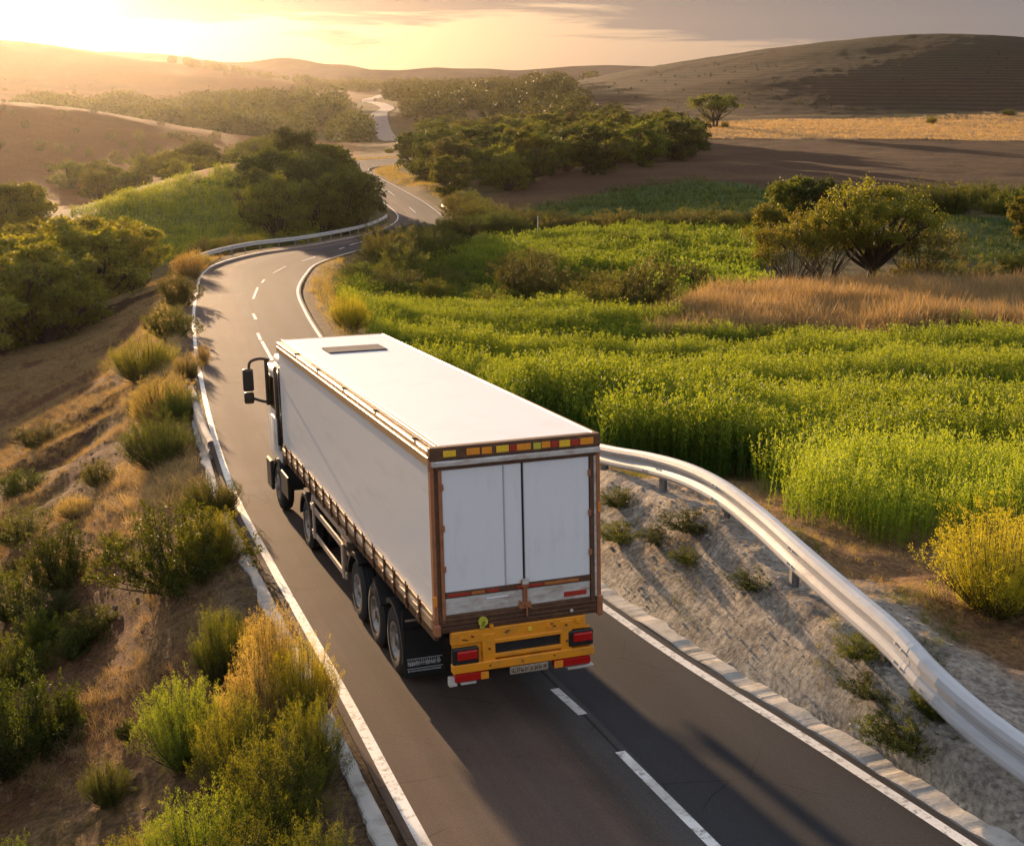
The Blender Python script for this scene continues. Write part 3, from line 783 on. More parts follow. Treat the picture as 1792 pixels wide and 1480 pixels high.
for nm, px, py, Y, h, lab in (('marker_post', 941, 410, 0, 2.3, 'thin white pole standing at the hedge above the bright green field'), ('marker_post', 731, 247, 0, 3.0, 'tiny white post beside the far dirt track')):
    p = gpix(px, py, 60); a = Acc(); w = .06 if h < 3 else .25
    tube(a, [(0, 0, -.3), (0, 0, h)], [w, w * .8], 8); ob = link(nm, mesh_from(nm, a.arrays(), paint('marker_white', (.8, .8, .78), .5, 0, (.4, .35, .3), .3, 5))); ob.location = tuple(p); tag(ob, lab, 'post')
# ------------------------------------------------------------------ the articulated truck (x right, y forward from the rear doors, z up)
TO = RTL + 1.275 * RT + GH * UPV
TM = Matrix(((RT[0], FW[0], UPV[0], TO[0]), (RT[1], FW[1], UPV[1], TO[1]), (RT[2], FW[2], UPV[2], TO[2]), (0, 0, 0, 1)))
truck = tag(empty('articulated_truck', (0, 0, 0), M=TM), 'white box lorry with rust-streaked rear frame and orange rear bumper driving away down the road', 'truck')
tw = paint('trailer_white', (.84, .84, .84), .33, 0, (.58, .55, .51), .38, .9, .05, 6, stretch=(1, .35, 2.2))
tdoor = paint('door_white', (.80, .80, .82), .38, 0, (.56, .51, .46), .3, 1.6, .05, 6, stretch=(2.5, 1, .6))
troof = paint('roof_white', (.80, .81, .82), .45, 0, (.60, .59, .57), .35, .8, .08, 4)
rust = paint('rusty_frame', (.38, .145, .06), .62, .1, (.13, .06, .03), .5, 7, .5, 35)
rustd = paint('dark_rust', (.10, .045, .022), .6, .15, (.26, .12, .05), .5, 8, .5, 35)
bronze = paint('worn_aluminium_rail', (.64, .45, .27), .34, .55, (.26, .13, .06), .45, 3.5, .25, 25, stretch=(1, .25, 1))
tan_ = paint('tan_side_guard', (.50, .39, .30), .5, .3, (.22, .14, .09), .5, 4, .3, 25)
black = paint('black_plastic', (.012, .012, .013), .5, 0, (.05, .045, .04), .4, 3, .15, 20)
rubber = paint('tyre_rubber', (.018, .018, .018), .85, 0, (.06, .05, .042), .45, 4, .3, 40)
rimm = paint('wheel_rim', (.34, .32, .30), .45, .4, (.12, .09, .07), .7, 6, .2, 30)
yel = paint('orange_bumper_paint', (.82, .30, .010), .42, 0, (.36, .17, .04), .45, 5, .2, 25)
red = paint('red_lens', (.45, .010, .008), .2, 0, (.30, .02, .015), .4, 10)
redb = paint('red_reflector', (.42, .03, .015), .4, 0, (.16, .03, .02), .5, 12)
orr = paint('orange_reflector', (.85, .30, .02), .35, 0, (.45, .16, .03), .5, 12)
yer = paint('yellow_reflector', (.88, .55, .03), .35, 0, (.5, .3, .05), .45, 12)
grime = paint('grimy_white_strip', (.62, .59, .55), .5, 0, (.28, .18, .12), .75, 2.6, .15, 20, stretch=(1, 1, 3))
platem = paint('worn_plate', (.36, .29, .21), .6, 0, (.20, .15, .11), .8, 22, .2, 60)
txtw = paint('flap_print', (.62, .64, .66), .6, 0, (.12, .12, .12), .6, 30)
glass = paint('dark_glass', (.012, .012, .014), .08, 0)
cabw = paint('cab_white', (.70, .70, .70), .3, .0, (.32, .26, .2), .55, 3)
mirm = paint('mirror_housing', (.045, .030, .020), .45, .2, (.12, .08, .05), .5, 5)


class BM:
    """collects bevelled boxes, rods and turned shapes into one mesh"""
    def __init__(s): s.b = bmesh.new()

    def box(s, x0, x1, y0, y1, z0_, z1, bev=.008, rot=None, seg=1):
        r = bmesh.ops.create_cube(s.b, size=1.0); vs = r['verts']
        c = Vector(((x0 + x1) / 2, (y0 + y1) / 2, (z0_ + z1) / 2))
        for v_ in vs: v_.co = Vector((v_.co.x * (x1 - x0), v_.co.y * (y1 - y0), v_.co.z * (z1 - z0_)))
        if bev:
            es = list({e for v_ in vs for e in v_.link_edges})
            r2 = bmesh.ops.bevel(s.b, geom=es, offset=min(bev, .45 * min(x1 - x0, y1 - y0, z1 - z0_)), segments=seg, affect='EDGES', profile=.5)
            vs = list({v_ for f in r2['faces'] for v_ in f.verts} | {v_ for v_ in vs if v_.is_valid})
        for v_ in vs: v_.co = (rot @ v_.co if rot else v_.co) + c
        return s

    def rod(s, p, q, r, n=8, r2=None):
        p, q = Vector(p), Vector(q); d = q - p; m = d.to_track_quat('Z', 'Y').to_matrix().to_4x4(); m.translation = (p + q) / 2
        bmesh.ops.create_cone(s.b, cap_ends=True, segments=n, radius1=r, radius2=r if r2 is None else r2, depth=d.length, matrix=m); return s

    def path(s, pts, r, n=8):
        a = Acc(); tube(a, catmull(pts, 6), r, n); v, q, t, _, _ = a.arrays()
        V = [s.b.verts.new(tuple(x)) for x in v]
        for f in list(q) + list(t): s.b.faces.new([V[k] for k in f])
        return s

    def lathe(s, prof, x0, yc, zc, n=40, sgn=1):
        """turned about the x axis; prof = (x offset, radius)"""
        rings = []
        for xo, r in prof:
            rings.append([s.b.verts.new((x0 + sgn * xo, yc + r * math.cos(a), zc + r * math.sin(a))) for a in [2 * math.pi * k / n for k in range(n)]] if r > 1e-6 else [s.b.verts.new((x0 + sgn * xo, yc, zc))])
        for a, b_ in zip(rings, rings[1:]):
            for k in range(n):
                k2 = (k + 1) % n
                f = [a[k % len(a)], a[k2 % len(a)], b_[k2 % len(b_)], b_[k % len(b_)]]
                f = list(dict.fromkeys(f))
                if len(f) > 2: s.b.faces.new(f)
        return s

    def done(s, name, mat, parent, smooth=False, label=None):
        bmesh.ops.recalc_face_normals(s.b, faces=s.b.faces); me = bpy.data.meshes.new(name); s.b.to_mesh(me); s.b.free()
        if smooth:
            for p in me.polygons: p.use_smooth = True
            me.set_sharp_from_angle(angle=math.radians(35))
        me.materials.append(mat); ob = link(name, me, parent)
        if label: ob['label'] = label
        return ob


HX_, TL_, ZT, ZB = 1.275, 13.3, 4.32, 1.76
# cargo box: side walls and nose as one shell under the roof sheet
BM().box(-HX_ + .012, HX_ - .012, .06, TL_, ZB + .02, ZT - .10, .01).done('cargo_box', tw, truck)
BM().box(-HX_ + .17, HX_ - .05, .05, TL_ - .02, ZT - .098, ZT, .012).done('roof', troof, truck)
b_ = BM().box(-.62, .66, 10.35, 11.25, ZT + .002, ZT + .035, .012); b_.done('roof_hatch', paint('hatch_grey', (.085, .085, .10), .9, 0, (.05, .05, .06), .5, 4, spec=.1), truck)
b_ = BM(); b_.box(-HX_ - .012, -HX_ + .165, .03, TL_ + .01, ZT - .16, ZT - .035, .02)
b_.box(-HX_ - .028, -HX_ + .01, .03, TL_ + .01, ZT - .27, ZT - .13, .01); b_.box(-HX_ + .10, -HX_ + .168, .03, TL_ + .01, ZT - .04, ZT + .012, .008); b_.done('roof_rail', bronze, truck)
b_ = BM()
for y in (.9, 3.4, 5.9, 8.4, 10.9): b_.box(-HX_ - .02, -HX_ + .14, y, y + .04, ZT - .037, ZT - .01, .005)
b_.box(-HX_ + .06, -HX_ + .10, .03, 9.3, ZT - .036, ZT - .006, .004); b_.done('rail_clip', rustd, truck)
BM().box(HX_ - .06, HX_ + .012, .03, TL_ + .01, ZT - .12, ZT + .006, .012).done('roof_rail', bronze, truck)
BM().box(-HX_ + .10, HX_, TL_ - .04, TL_ + .02, ZT - .10, ZT + .008, .01).done('front_rail', bronze, truck)
# rear frame
b_ = BM()
b_.box(-HX_ - .012, -HX_ + .045, -.03, .10, ZB - .16, ZT - .02, .012); b_.done('rear_post', rust, truck)
BM().box(HX_ - .05, HX_ + .012, -.03, .10, ZB - .02, ZT - .02, .012).done('rear_post', rust, truck)
BM().box(-HX_ + .10, -HX_ + .150, -.035, .07, ZB, ZT - .32, .006).done('rear_post', rust, truck)
BM().box(-HX_ + .045, -HX_ + .10, -.01, .06, ZB, ZT - .30, .004).done('door_gasket', rustd, truck); b_ = BM(); b_.box(HX_ - .155, HX_ - .09, -.035, .06, ZB, ZT - .30, .006); b_.done('door_gasket', rustd, truck)
BM().box(HX_ - .09, HX_ - .05, -.02, .06, ZB + .1, ZT - .3, .004).done('door_trim', grime, truck)
BM().box(-HX_ - .015, HX_ + .015, -.045, .10, ZT - .175, ZT + .012, .012).done('header', rustd, truck)
rng = np.random.default_rng(4); x = -HX_ + .10; segs = [(.12, 0), (.22, 3), (.16, 0), (.23, 2), (.02, 0), (.18, 2), (.06, 0), (.22, 3), (.12, 1), (.25, 2), (.03, 0), (.14, 4), (.16, 2), (.14, 1), (.20, 3), (.16, 1), (.24, 2)]
mm = {1: redb, 2: orr, 3: yer, 4: paint('lime_reflector', (.55, .50, .05), .4, 0, (.3, .25, .04), .5, 12)}
tot = sum(a for a, _ in segs); k_ = (2 * HX_ - .16) / tot; x = -HX_ + .07
for w, c in segs:
    if c: BM().box(x + .004, x + w * k_ - .008, -.052, -.04, ZT - .142 + rng.uniform(0, .012), ZT - .035 - rng.uniform(0, .012), .003).done('reflector', mm[c], truck)
    x += w * k_
b_ = BM().box(-HX_ + .0, HX_ + .0, -.085, .04, ZT - .265, ZT - .185, .02, seg=2); b_.done('header_gutter', grime, truck)
b_ = BM().box(-HX_ + .06, HX_ - .06, -.03, .05, ZT - .32, ZT - .268, .006); b_.done('header_seal', rustd, truck)
# doors
DL, DR_, DZ0, DZ1 = -HX_ + .155, HX_ - .16, ZB + .44, ZT - .325; DC = .075
def door(x0, x1, seam, lab):
    d = BM().box(x0, x1, -.012, .055, DZ0, DZ1, .008).done('rear_door', tdoor, truck, label=lab)
    if seam is not None:
        BM().box(seam - .018, seam + .004, -.017, -.004, DZ0 + .01, DZ1 - .01, .003).done('seam_strip', paint('seam_grey', (.42, .42, .42), .5), d)
        BM().box(seam + .010, seam + .022, -.022, -.004, DZ0 + .01, DZ1 - .01, .003).done('seam_strip', tdoor, d)
    for z in (ZB + .75, ZB + 1.35, ZB + 1.95): BM().box((x0 if seam is not None else x1) - .02, (x0 if seam is not None else x1) + .02, -.045, .0, z, z + .09, .006).done('hinge', rust, d)
    return d
d1 = door(DL, DC - .008, -.20, 'left rear door with a vertical seam'); d2 = door(DC + .022, DR_, None, 'plain right rear door')
BM().box(DC - .008, DC + .022, .0, .05, DZ0 - .02, DZ1, 0).done('door_gap', black, truck)
BM().rod((DC + .006, -.02, DZ0), (DC + .006, -.02, DZ1), .009).done('lock_bar', black, truck)
b_ = BM().box(DL, DR_, -.025, .05, ZB + .355, ZB + .435, .008); b_.done('lower_band', rustd, truck)
x = DL + .03; r_ = np.random.default_rng(7)
for w, c in ((.34, 1), (.03, 0), (.20, 2), (.05, 0), (.18, 1), (.28, 0), (.22, 1), (.2, 1), (.02, 0), (.25, 2), (.30, 2)):
    if c: BM().box(x, x + w, -.032, -.02, ZB + .375, ZB + .415, .003).done('reflector', redb if c == 1 else paint('rust_reflector', (.50, .16, .03), .4, 0, (.25, .07, .02), .6, 12), truck)
    x += w * .97
BM().box(DL, DC - .02, -.01, .05, ZB + .10, ZB + .35, .008).done('kick_plate', grime, truck)
BM().box(DC + .03, DR_, -.01, .05, ZB + .10, ZB + .35, .008).done('kick_plate', grime, truck)
BM().box(DR_ - .42, DR_ - .06, -.018, -.008, ZB + .15, ZB + .225, .004).done('reflector', redb, truck)
BM().box(DL + .62, DL + .95, -.018, -.008, ZB + .27, ZB + .295, .003).done('reflector', tdoor, truck)
b_ = BM(); b_.box(DC - .05, DC + .06, -.075, .0, ZB + .39, ZB + .50, .01); b_.box(DC - .02, DC + .03, -.06, .0, ZB + .12, ZB + .40, .006); b_.box(DC - .09, DC + .10, -.05, .0, ZB + .06, ZB + .16, .01)
b_.rod((DC - .10, -.06, ZB + .2), (DC + .1, -.06, ZB + .06), .012).rod((DC + .02, -.07, ZB + .42), (DC + .02, -.07, ZB - .05), .012); b_.done('latch', rust, truck)
BM().box(DC - .045, DC + .05, -.088, -.07, ZB + .44, ZB + .53, .008).done('latch_cover', grime, truck)
b_ = BM(); b_.box(-HX_ + .05, HX_ - .05, -.02, .30, ZB - .16, ZB + .098, .01)
for z in (ZB - .11, ZB - .05, ZB + .02): b_.box(-HX_ + .08, HX_ - .08, -.045, -.018, z, z + .03, .006)
b_.done('rear_sill', rustd, truck)
for s_, xx in ((-1, -HX_), (1, HX_)): BM().box(xx - .06 if s_ > 0 else xx - .02, xx + .03 if s_ > 0 else xx + .07, -.06, .12, ZB - .20, ZB + (.12 if s_ > 0 else -.02), .02).done('corner_buffer', rust, truck)
for xx, z, m_ in ((HX_ - .012, 3.15, orr), (-HX_ - .005, 2.02, orr)): BM().box(xx - .02, xx + .03, -.045, -.025, z, z + .15, .005).done('reflector', m_, truck)
b_ = BM(); b_.rod((-.58, -.075, ZB - .04), (-.58, -.05, ZB - .04), .075, 9); b_.box(-.62, -.55, -.075, -.055, ZB - .15, ZB - .02, .01, rot=Matrix.Rotation(.3, 3, 'Y')); b_.done('seal_tag', mm[4], truck)
BM().rod((-.45, -.06, ZB - .13), (-.45, -.02, ZB - .13), .035, 10).done('bolt', orr, truck)
BM().rod((.80, -.06, ZB - .06), (.80, -.02, ZB - .06), .025, 10).done('bolt', grime, truck)
# orange bumper: upper beam, slotted middle, lower beam, end brackets with lamps
YB, BX0, BX1 = -.05, -1.06, 1.12
b_ = BM()
b_.box(BX0, BX1 - .10, YB, YB + .10, 1.40, 1.60, .012)
b_.box(-.42, .64, YB - .02, YB + .08, 1.36, 1.42, .01); b_.box(-.42, .64, YB - .02, YB + .08, 1.14, 1.20, .01)
b_.box(-.60, -.40, YB - .012, YB + .09, 1.10, 1.52, .01); b_.box(.62, .80, YB - .012, YB + .09, 1.10, 1.56, .01)
b_.box(BX0, BX1 + .02, YB - .045, YB + .09, .98, 1.115, .014); b_.box(BX0 + .02, -.60, YB + .03, YB + .08, 1.1, 1.42, .004); b_.box(.80, BX1 - .02, YB + .03, YB + .08, 1.1, 1.42, .004)
b_.box(.86, .93, YB - .03, YB, 1.5, 1.56, .004)
b_.done('bumper', yel, truck)
BM().box(-.40, .62, YB + .03, YB + .10, 1.19, 1.37, .01).done('bumper_slot', black, truck)
b_ = BM()
for xx, zz in ((-.9, 1.47), (-.86, 1.46), (-.25, 1.5), (-.22, 1.52), (.42, 1.5), (.46, 1.53), (.5, 1.49)): b_.box(xx, xx + .045, YB - .012, YB + .0, zz, zz + .018, .003)
for xx, zz in ((-.5, 1.05), (0, 1.05), (.5, 1.06), (-.75, 1.52), (.7, 1.5), (-.5, 1.3), (.71, 1.25)): b_.rod((xx, YB - .058, zz), (xx, YB, zz), .014, 6)
b_.done('bolt', rustd, truck); BM().box(.10, .17, YB - .02, YB + .0, 1.47, 1.54, .01).done('marker_lamp', yer, truck); BM().rod((.44, YB - .03, 1.50), (.44, YB, 1.50), .035, 8).done('marker_lamp', orr, truck)
for x0, x1, z, nm in ((BX0 + .05, BX0 + .37, 1.16, 'left'), (BX1 - .33, BX1 - .02, 1.19, 'right')):
    h = BM().box(x0 - .05, x1 + .03, YB - .04, YB + .06, z - .05, z + .20, .02).done('lamp_housing', black, truck)
    BM().box(x0 + .01, x1, YB - .085, YB - .035, z + .03, z + .17, .022, seg=2).done('tail_light', red, h)
for x0, x1 in ((BX0 + .03, BX0 + .52), (.50, BX1 - .03)):
    h = BM().box(x0, x1, YB - .03, YB + .09, .84, .972, .02).done('fog_lamp', red, truck)
    BM().box((x1 - .10) if x0 < 0 else x0, x1 + .02 if x0 < 0 else x0 + .14, YB - .04, YB - .025, .85, .96, .006).done('side_reflector', orr, h)
p = BM().box(-.20, .40, YB - .055, YB - .03, .86, .975, .008).done('number_plate', platem, truck)
b_ = BM(); r_ = np.random.default_rng(3)
for k in range(8):                                   # illegible worn characters
    xx = -.16 + k * .066 + (.02 if k > 3 else 0)
    b_.box(xx, xx + .012, YB - .0585, YB - .054, .885, .95, .001); b_.box(xx + .014, xx + .04, YB - .0585, YB - .054, .885 + .045 * r_.random(), .90 + .045 * r_.random(), .001)
    if k % 2: b_.box(xx + .034, xx + .043, YB - .0585, YB - .054, .89, .945, .001)
b_.done('characters', rustd, p)
BM().box(BX1 - .40, BX1 + .02, YB - .02, YB + .1, .78, .825, .01).done('step', grime, truck)
b_ = BM(); b_.box(BX0 - .05, BX0 + .07, YB, YB + .1, .78, .92, .01); b_.box(BX0 + .12, BX0 + .36, YB - .01, YB + .08, .79, .83, .01); b_.done('step', grime, truck)
# chassis
b_ = BM(); b_.box(-.55, -.40, .4, 13.0, 1.12, 1.62, .01); b_.box(.40, .55, .4, 13.0, 1.12, 1.62, .01)
for y in (.5, 2.0, 3.4, 4.8, 6.4, 8.0, 9.6): b_.box(-.40, .40, y, y + .1, 1.2, 1.5, .01)
for y in (2.7, 4.1, 5.5): b_.rod((-1.1, y, .58), (1.1, y, .58), .07)
for y in (10.6, 14.36): b_.rod((-1.1, y, .56), (1.1, y, .56), .08)
b_.box(-.45, .45, 9.6, 16.0, .75, 1.05, .02); b_.done('chassis', black, truck)
b_ = BM()
b_.box(-HX_ + .02, HX_ - .02, .1, TL_, ZB - .02, ZB + .02, .004); b_.done('floor_pan', rustd, truck)
# the lower edge of the side: worn rail with strap buckles
b_ = BM(); b_.box(-HX_ - .03, -HX_ + .06, .12, TL_ - .05, ZB - .14, ZB + .03, .018); b_.box(-HX_ - .012, -HX_ + .01, .14, TL_ - .05, ZB + .032, ZB + .10, .006); b_.done('side_rail', bronze, truck)
BM().box(HX_ - .06, HX_ + .02, .12, TL_ - .05, ZB - .14, ZB + .04, .018).done('side_rail', bronze, truck)
b_ = BM(); b_.box(-HX_ + .03, -HX_ + .10, .2, TL_ - .1, ZB - .34, ZB - .14, .01); b_.done('strap_skirt', rustd, truck)
r_ = np.random.default_rng(12)
for k in range(17):
    y = .75 + k * .74 + r_.uniform(-.05, .05)
    h = BM(); h.box(-HX_ - .055, -HX_ - .012, y, y + .055, ZB - .24, ZB + .14, .01); h.box(-HX_ - .075, -HX_ - .03, y - .02, y + .08, ZB - .16, ZB - .04, .015); h.rod((-HX_ - .05, y + .03, ZB + .12), (-HX_ - .05, y + .03, ZB + .20), .012); h.done('buckle', rustd, truck)
    b_ = BM(); b_.box(-HX_ - .045, -HX_ - .02, y + .1, y + .52 + r_.uniform(-.1, .1), ZB - .05 - r_.uniform(0, .03), ZB + .01, .008, rot=Matrix.Rotation(r_.uniform(-.05, .05), 3, 'X')); b_.done('strap', tan_, truck)
for y in (3.2, 7.4, 11.2): BM().box(-HX_ - .05, -HX_ - .02, y, y + .14, ZB - .10, ZB - .03, .01).done('marker_lamp', orr, truck)
# side guards and tool box between the axles
for s_ in (-1, 1):
    b_ = BM(); x = s_ * (HX_ - .02)
    b_.box(x - .02, x + .02, 6.6, 10.0, 1.06, 1.20, .01); b_.box(x - .02, x + .02, 6.4, 9.9, .52, .64, .01); b_.box(x - .05, x - .0, 6.5, 6.62, .52, 1.2, .01); b_.box(x - .05, x, 9.5, 9.6, .52, 1.3, .01)
    b_.box(x - .04 * s_ - .02, x - .04 * s_ + .02, 6.4, 9.9, 1.28, 1.48, .01); b_.rod((x, 9.9, 1.10), (x - .1 * s_, 10.05, 1.65), .03); b_.done('side_guard', tan_, truck)
    tbx = BM().box(x - .30 if s_ > 0 else x, x if s_ > 0 else x + .45, 6.15, 6.75, 1.30, 1.50, .03).done('tool_box', tan_, truck); BM().box(x - .01 if s_ > 0 else x - .025, x + .02 if s_ > 0 else x + .0, 6.2, 6.7, 1.22, 1.34, .01).done('lid', bronze, tbx)
b_ = BM(); b_.box(-.95, -.60, 7.2, 8.9, .62, 1.12, .08, seg=3); b_.box(.6, .95, 6.8, 8.8, .62, 1.12, .08, seg=3); b_.done('air_tank', black, truck, True)
b_ = BM(); b_.box(-.9, -.8, 8.6, 8.75, .1, 1.2, .01).box(.8, .9, 8.6, 8.75, .1, 1.2, .01); b_.done('landing_leg', tan_, truck)

TYRE = [(.02, .30), (.0, .36), (.008, .47), (.03, .54), (.065, .572), (.075, .572), (.08, .562), (.09, .562), (.095, .575), (.15, .578), (.155, .566), (.165, .566), (.17, .578), (.225, .575), (.23, .564), (.24, .564), (.245, .572), (.29, .54), (.315, .47), (.32, .36), (.30, .30)]
RIM = [(.035, 0), (.035, .09), (.06, .11), (.075, .16), (.10, .22), (.06, .26), (.02, .285), (.012, .31), (.03, .325), (.12, .30), (.28, .30)]
RIMF = [(-.03, 0), (-.03, .11), (.0, .12), (.0, .17), (-.012, .20), (-.005, .24), (.02, .285), (.008, .31), (.03, .325), (.12, .30), (.28, .30)]


def wheel(y, s_, R=.58, front=False, dual=False):
    root = bpy.data.objects.new('wheel', None); SC.collection.objects.link(root); root.parent = truck; k = R / .58
    x0 = s_ * (HX_ - .01 + (.02 if front else 0)); sg = -s_
    BM().lathe([(a, b_ * k) for a, b_ in TYRE], x0, y, R, 48, sg).done('tyre', rubber, root, True)
    if dual: BM().lathe([(a + .36, b_ * k) for a, b_ in TYRE], x0, y, R, 40, sg).done('tyre', rubber, root, True)
    r_ = BM().lathe([(a, b_ * k) for a, b_ in (RIMF if front else RIM)], x0, y, R, 36, sg)
    for j in range(10): a = j * math.pi / 5; rr2 = .195 if front else .14; r_.rod((x0 + sg * (-.03 if front else .05), y + rr2 * math.cos(a), R + rr2 * math.sin(a)), (x0 + sg * .08, y + rr2 * math.cos(a), R + rr2 * math.sin(a)), .016, 6)
    r_.rod((x0 + sg * (-.06 if front else .0), y, R), (x0 + sg * .1, y, R), .075, 12); r_.done('rim', rimm, root, True)
    # arc-shaped hand holes read as dark gaps
    return root


for y in (2.7, 4.1, 5.5):
    for s_ in (-1, 1): wheel(y, s_)
for s_ in (-1, 1): wheel(10.6, s_, .56, dual=True); wheel(14.36, s_, .58, True)


def guard(y, s_, R, w, a0, a1, mat, nm='mudguard', thick=.025):
    b_ = bmesh.new(); x0 = s_ * (HX_ + .015); x1 = s_ * (HX_ - w); V = []
    for k in range(15):
        a = math.radians(a0 + (a1 - a0) * k / 14); c, s2 = math.cos(a), math.sin(a)
        V.append([b_.verts.new((xx, y + r * c, .58 + r * s2)) for xx, r in ((x0, R - .05), (x0, R + thick), (x1, R + thick), (x1, R))])
    for p_, q_ in zip(V, V[1:]):
        for j in range(3): b_.faces.new((p_[j], p_[j + 1], q_[j + 1], q_[j]))
        b_.faces.new((p_[3], p_[0], q_[0], q_[3]))
    b_.faces.new(V[0]); b_.faces.new(V[-1][::-1]); B = BM(); B.b.free(); B.b = b_
    return B.done(nm, mat, truck, True)


for s_ in (-1, 1):
    g = guard(2.7, s_, .68, .66, 195, 60, black); guard(4.1, s_, .70, .5, 150, 100, black); guard(5.5, s_, .70, .5, 120, 15, black)
    guard(10.6, s_, .66, .7, 170, 10, black); guard(14.36, s_, .68, .5, 178, 8, black)
    x0, x1 = (-HX_ - .01, -HX_ + .66) if s_ < 0 else (HX_ - .66, HX_ + .01)
    fl = BM().box(x0, x1, 1.96, 1.985, .20, 1.0, .008).done('mud_flap', black, truck)
    b_ = BM(); b_.box(x0 + .05, x1 - .04, 1.951, 1.958, .50, .51, 0); b_.box(x0 + .05, x1 - .04, 1.951, 1.958, .34, .35, 0); r_ = np.random.default_rng(5)
    for row, n_, h_, zb in ((0, 17, .10, .39), (1, 24, .035, .29)):      # two rows of worn white lettering
        for k in range(n_):
            xx = x0 + .06 + k * (x1 - x0 - .12) / n_; w_ = (x1 - x0 - .12) / n_ * .72
            b_.box(xx, xx + w_ * .3, 1.951, 1.958, zb, zb + h_, 0); b_.box(xx + w_ * .35, xx + w_, 1.951, 1.958, zb + h_ * r_.uniform(0, .4), zb + h_ * r_.uniform(.5, .62), 0)
            if r_.random() < .6: b_.box(xx + w_ * .7, xx + w_, 1.9505, 1.9575, zb, zb + h_ * r_.uniform(.6, 1), 0)
    b_.done('lettering', txtw, fl)
    BM().box(x0 + .05, x0 + .35, 1.98, 2.0, 1.12, 1.16, .01).done('bracket', tan_, truck)
    BM().box(x0, x1, 1.99, 2.02, 1.0, 1.30, .01).done('guard_panel', black, truck)
# tractor
BM().box(-1.22, 1.22, 14.0, 16.0, 1.1, 3.45, .14, seg=4).done('cab', cabw, truck, True)
b_ = BM(); b_.box(-1.20, 1.20, 13.72, 14.02, 1.2, 3.6, .05, seg=2); b_.done('cab_back', mirm, truck, True)
b_ = BM(); b_.box(-1.245, -1.20, 14.25, 15.5, 2.45, 3.25, .02); b_.box(1.20, 1.245, 14.25, 15.5, 2.45, 3.25, .02); b_.done('window', glass, truck)
b_ = BM(); b_.box(-1.05, 1.05, 14.3, 15.7, 3.42, 3.7, .12, seg=3); b_.done('roof_deflector', cabw, truck, True)
for s_ in (-1, 1):
    b_ = BM(); b_.box(s_ * 1.27 - .035, s_ * 1.27 + .035, 13.8, 14.05, 1.7, 3.62, .02, seg=2); b_.done('cab_fairing', mirm, truck, True)
    BM().box(s_ * 1.285 - .04, s_ * 1.285 + .04, 13.85, 14.7, 1.55, 2.35, .03, seg=2).done('side_fairing', cabw, truck, True)
    b_ = BM(); b_.box(s_ * 1.30 - .05, s_ * 1.30 + .05, 15.0, 15.7, .35, 1.1, .03); b_.box(s_ * 1.28 - .03, s_ * 1.28 + .03, 12.7, 13.7, .6, 1.15, .06, seg=3); b_.done('step', black, truck)
    a = BM(); a.path([(s_ * 1.22, 15.1, 3.62), (s_ * 1.45, 15.15, 3.66), (s_ * 1.68, 15.2, 3.58), (s_ * 1.72, 15.2, 3.35)], .035); a.path([(s_ * 1.22, 15.1, 2.55), (s_ * 1.45, 15.15, 2.60), (s_ * 1.66, 15.2, 2.68)], .035); a.rod((s_ * 1.30, 15.1, 2.5), (s_ * 1.30, 15.1, 3.64), .05); a.done('mirror_arm', mirm, truck, True)
    m_ = BM().box(s_ * 1.75 - .13, s_ * 1.75 + .13, 15.12, 15.28, 2.86, 3.42, .05, seg=3).done('mirror', mirm, truck, True)
    BM().box(s_ * 1.75 - .12, s_ * 1.75 + .12, 15.12, 15.28, 2.55, 2.84, .05, seg=3).done('wide_angle_mirror', mirm, m_, True)
    BM().box(s_ * 1.75 - .10, s_ * 1.75 + .10, 15.113, 15.125, 2.92, 3.36, .01).done('mirror_glass', glass, m_)
for x_ in (-.5, .1, .6): BM().path([(x_, 13.35, 2.3), (x_ - .1, 13.5, 1.7), (x_ + .1, 13.7, 2.1)], .03).done('air_hose', black, truck, True)
# ------------------------------------------------------------------ vegetation
bark = paint('bark', (.050, .035, .024), .9, 0, (.11, .08, .055), .5, 9, .8, 18)
twig = paint('twig', (.085, .055, .034), .9, 0, (.13, .10, .07), .5, 9)
leaf_dark = foliage('leaf_dark', (.030, .046, .010), (.085, .105, .018), .40)
leaf_mid = foliage('leaf_mid', (.045, .066, .010), (.135, .150, .020), .42)
leaf_yel = foliage('leaf_yellow', (.065, .080, .012), (.215, .205, .022), .42)
lemon = foliage('leaf_lemon', (.15, .155, .012), (.44, .38, .030), .45)
leaf_olive = foliage('leaf_olive', (.048, .056, .015), (.135, .130, .030), .38)
leaf_far = foliage('leaf_far', (.032, .046, .009), (.105, .110, .018), .25)
gold = foliage('gold_grass', (.28, .23, .07), (.66, .54, .17), .34)
crop_y = foliage('crop_yellow', (.024, .078, .010), (.27, .32, .032), .42)
leaf_bright = foliage('leaf_bright', (.055, .105, .012), (.21, .26, .028), .45)
straw = foliage('straw', (.26, .18, .09), (.55, .41, .22), .30)
rush = foliage('rush', (.10, .095, .03), (.42, .30, .10), .35)
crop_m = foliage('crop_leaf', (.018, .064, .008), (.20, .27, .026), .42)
crop_d = foliage('crop_leaf_dark', (.026, .062, .010), (.12, .17, .022), .38)


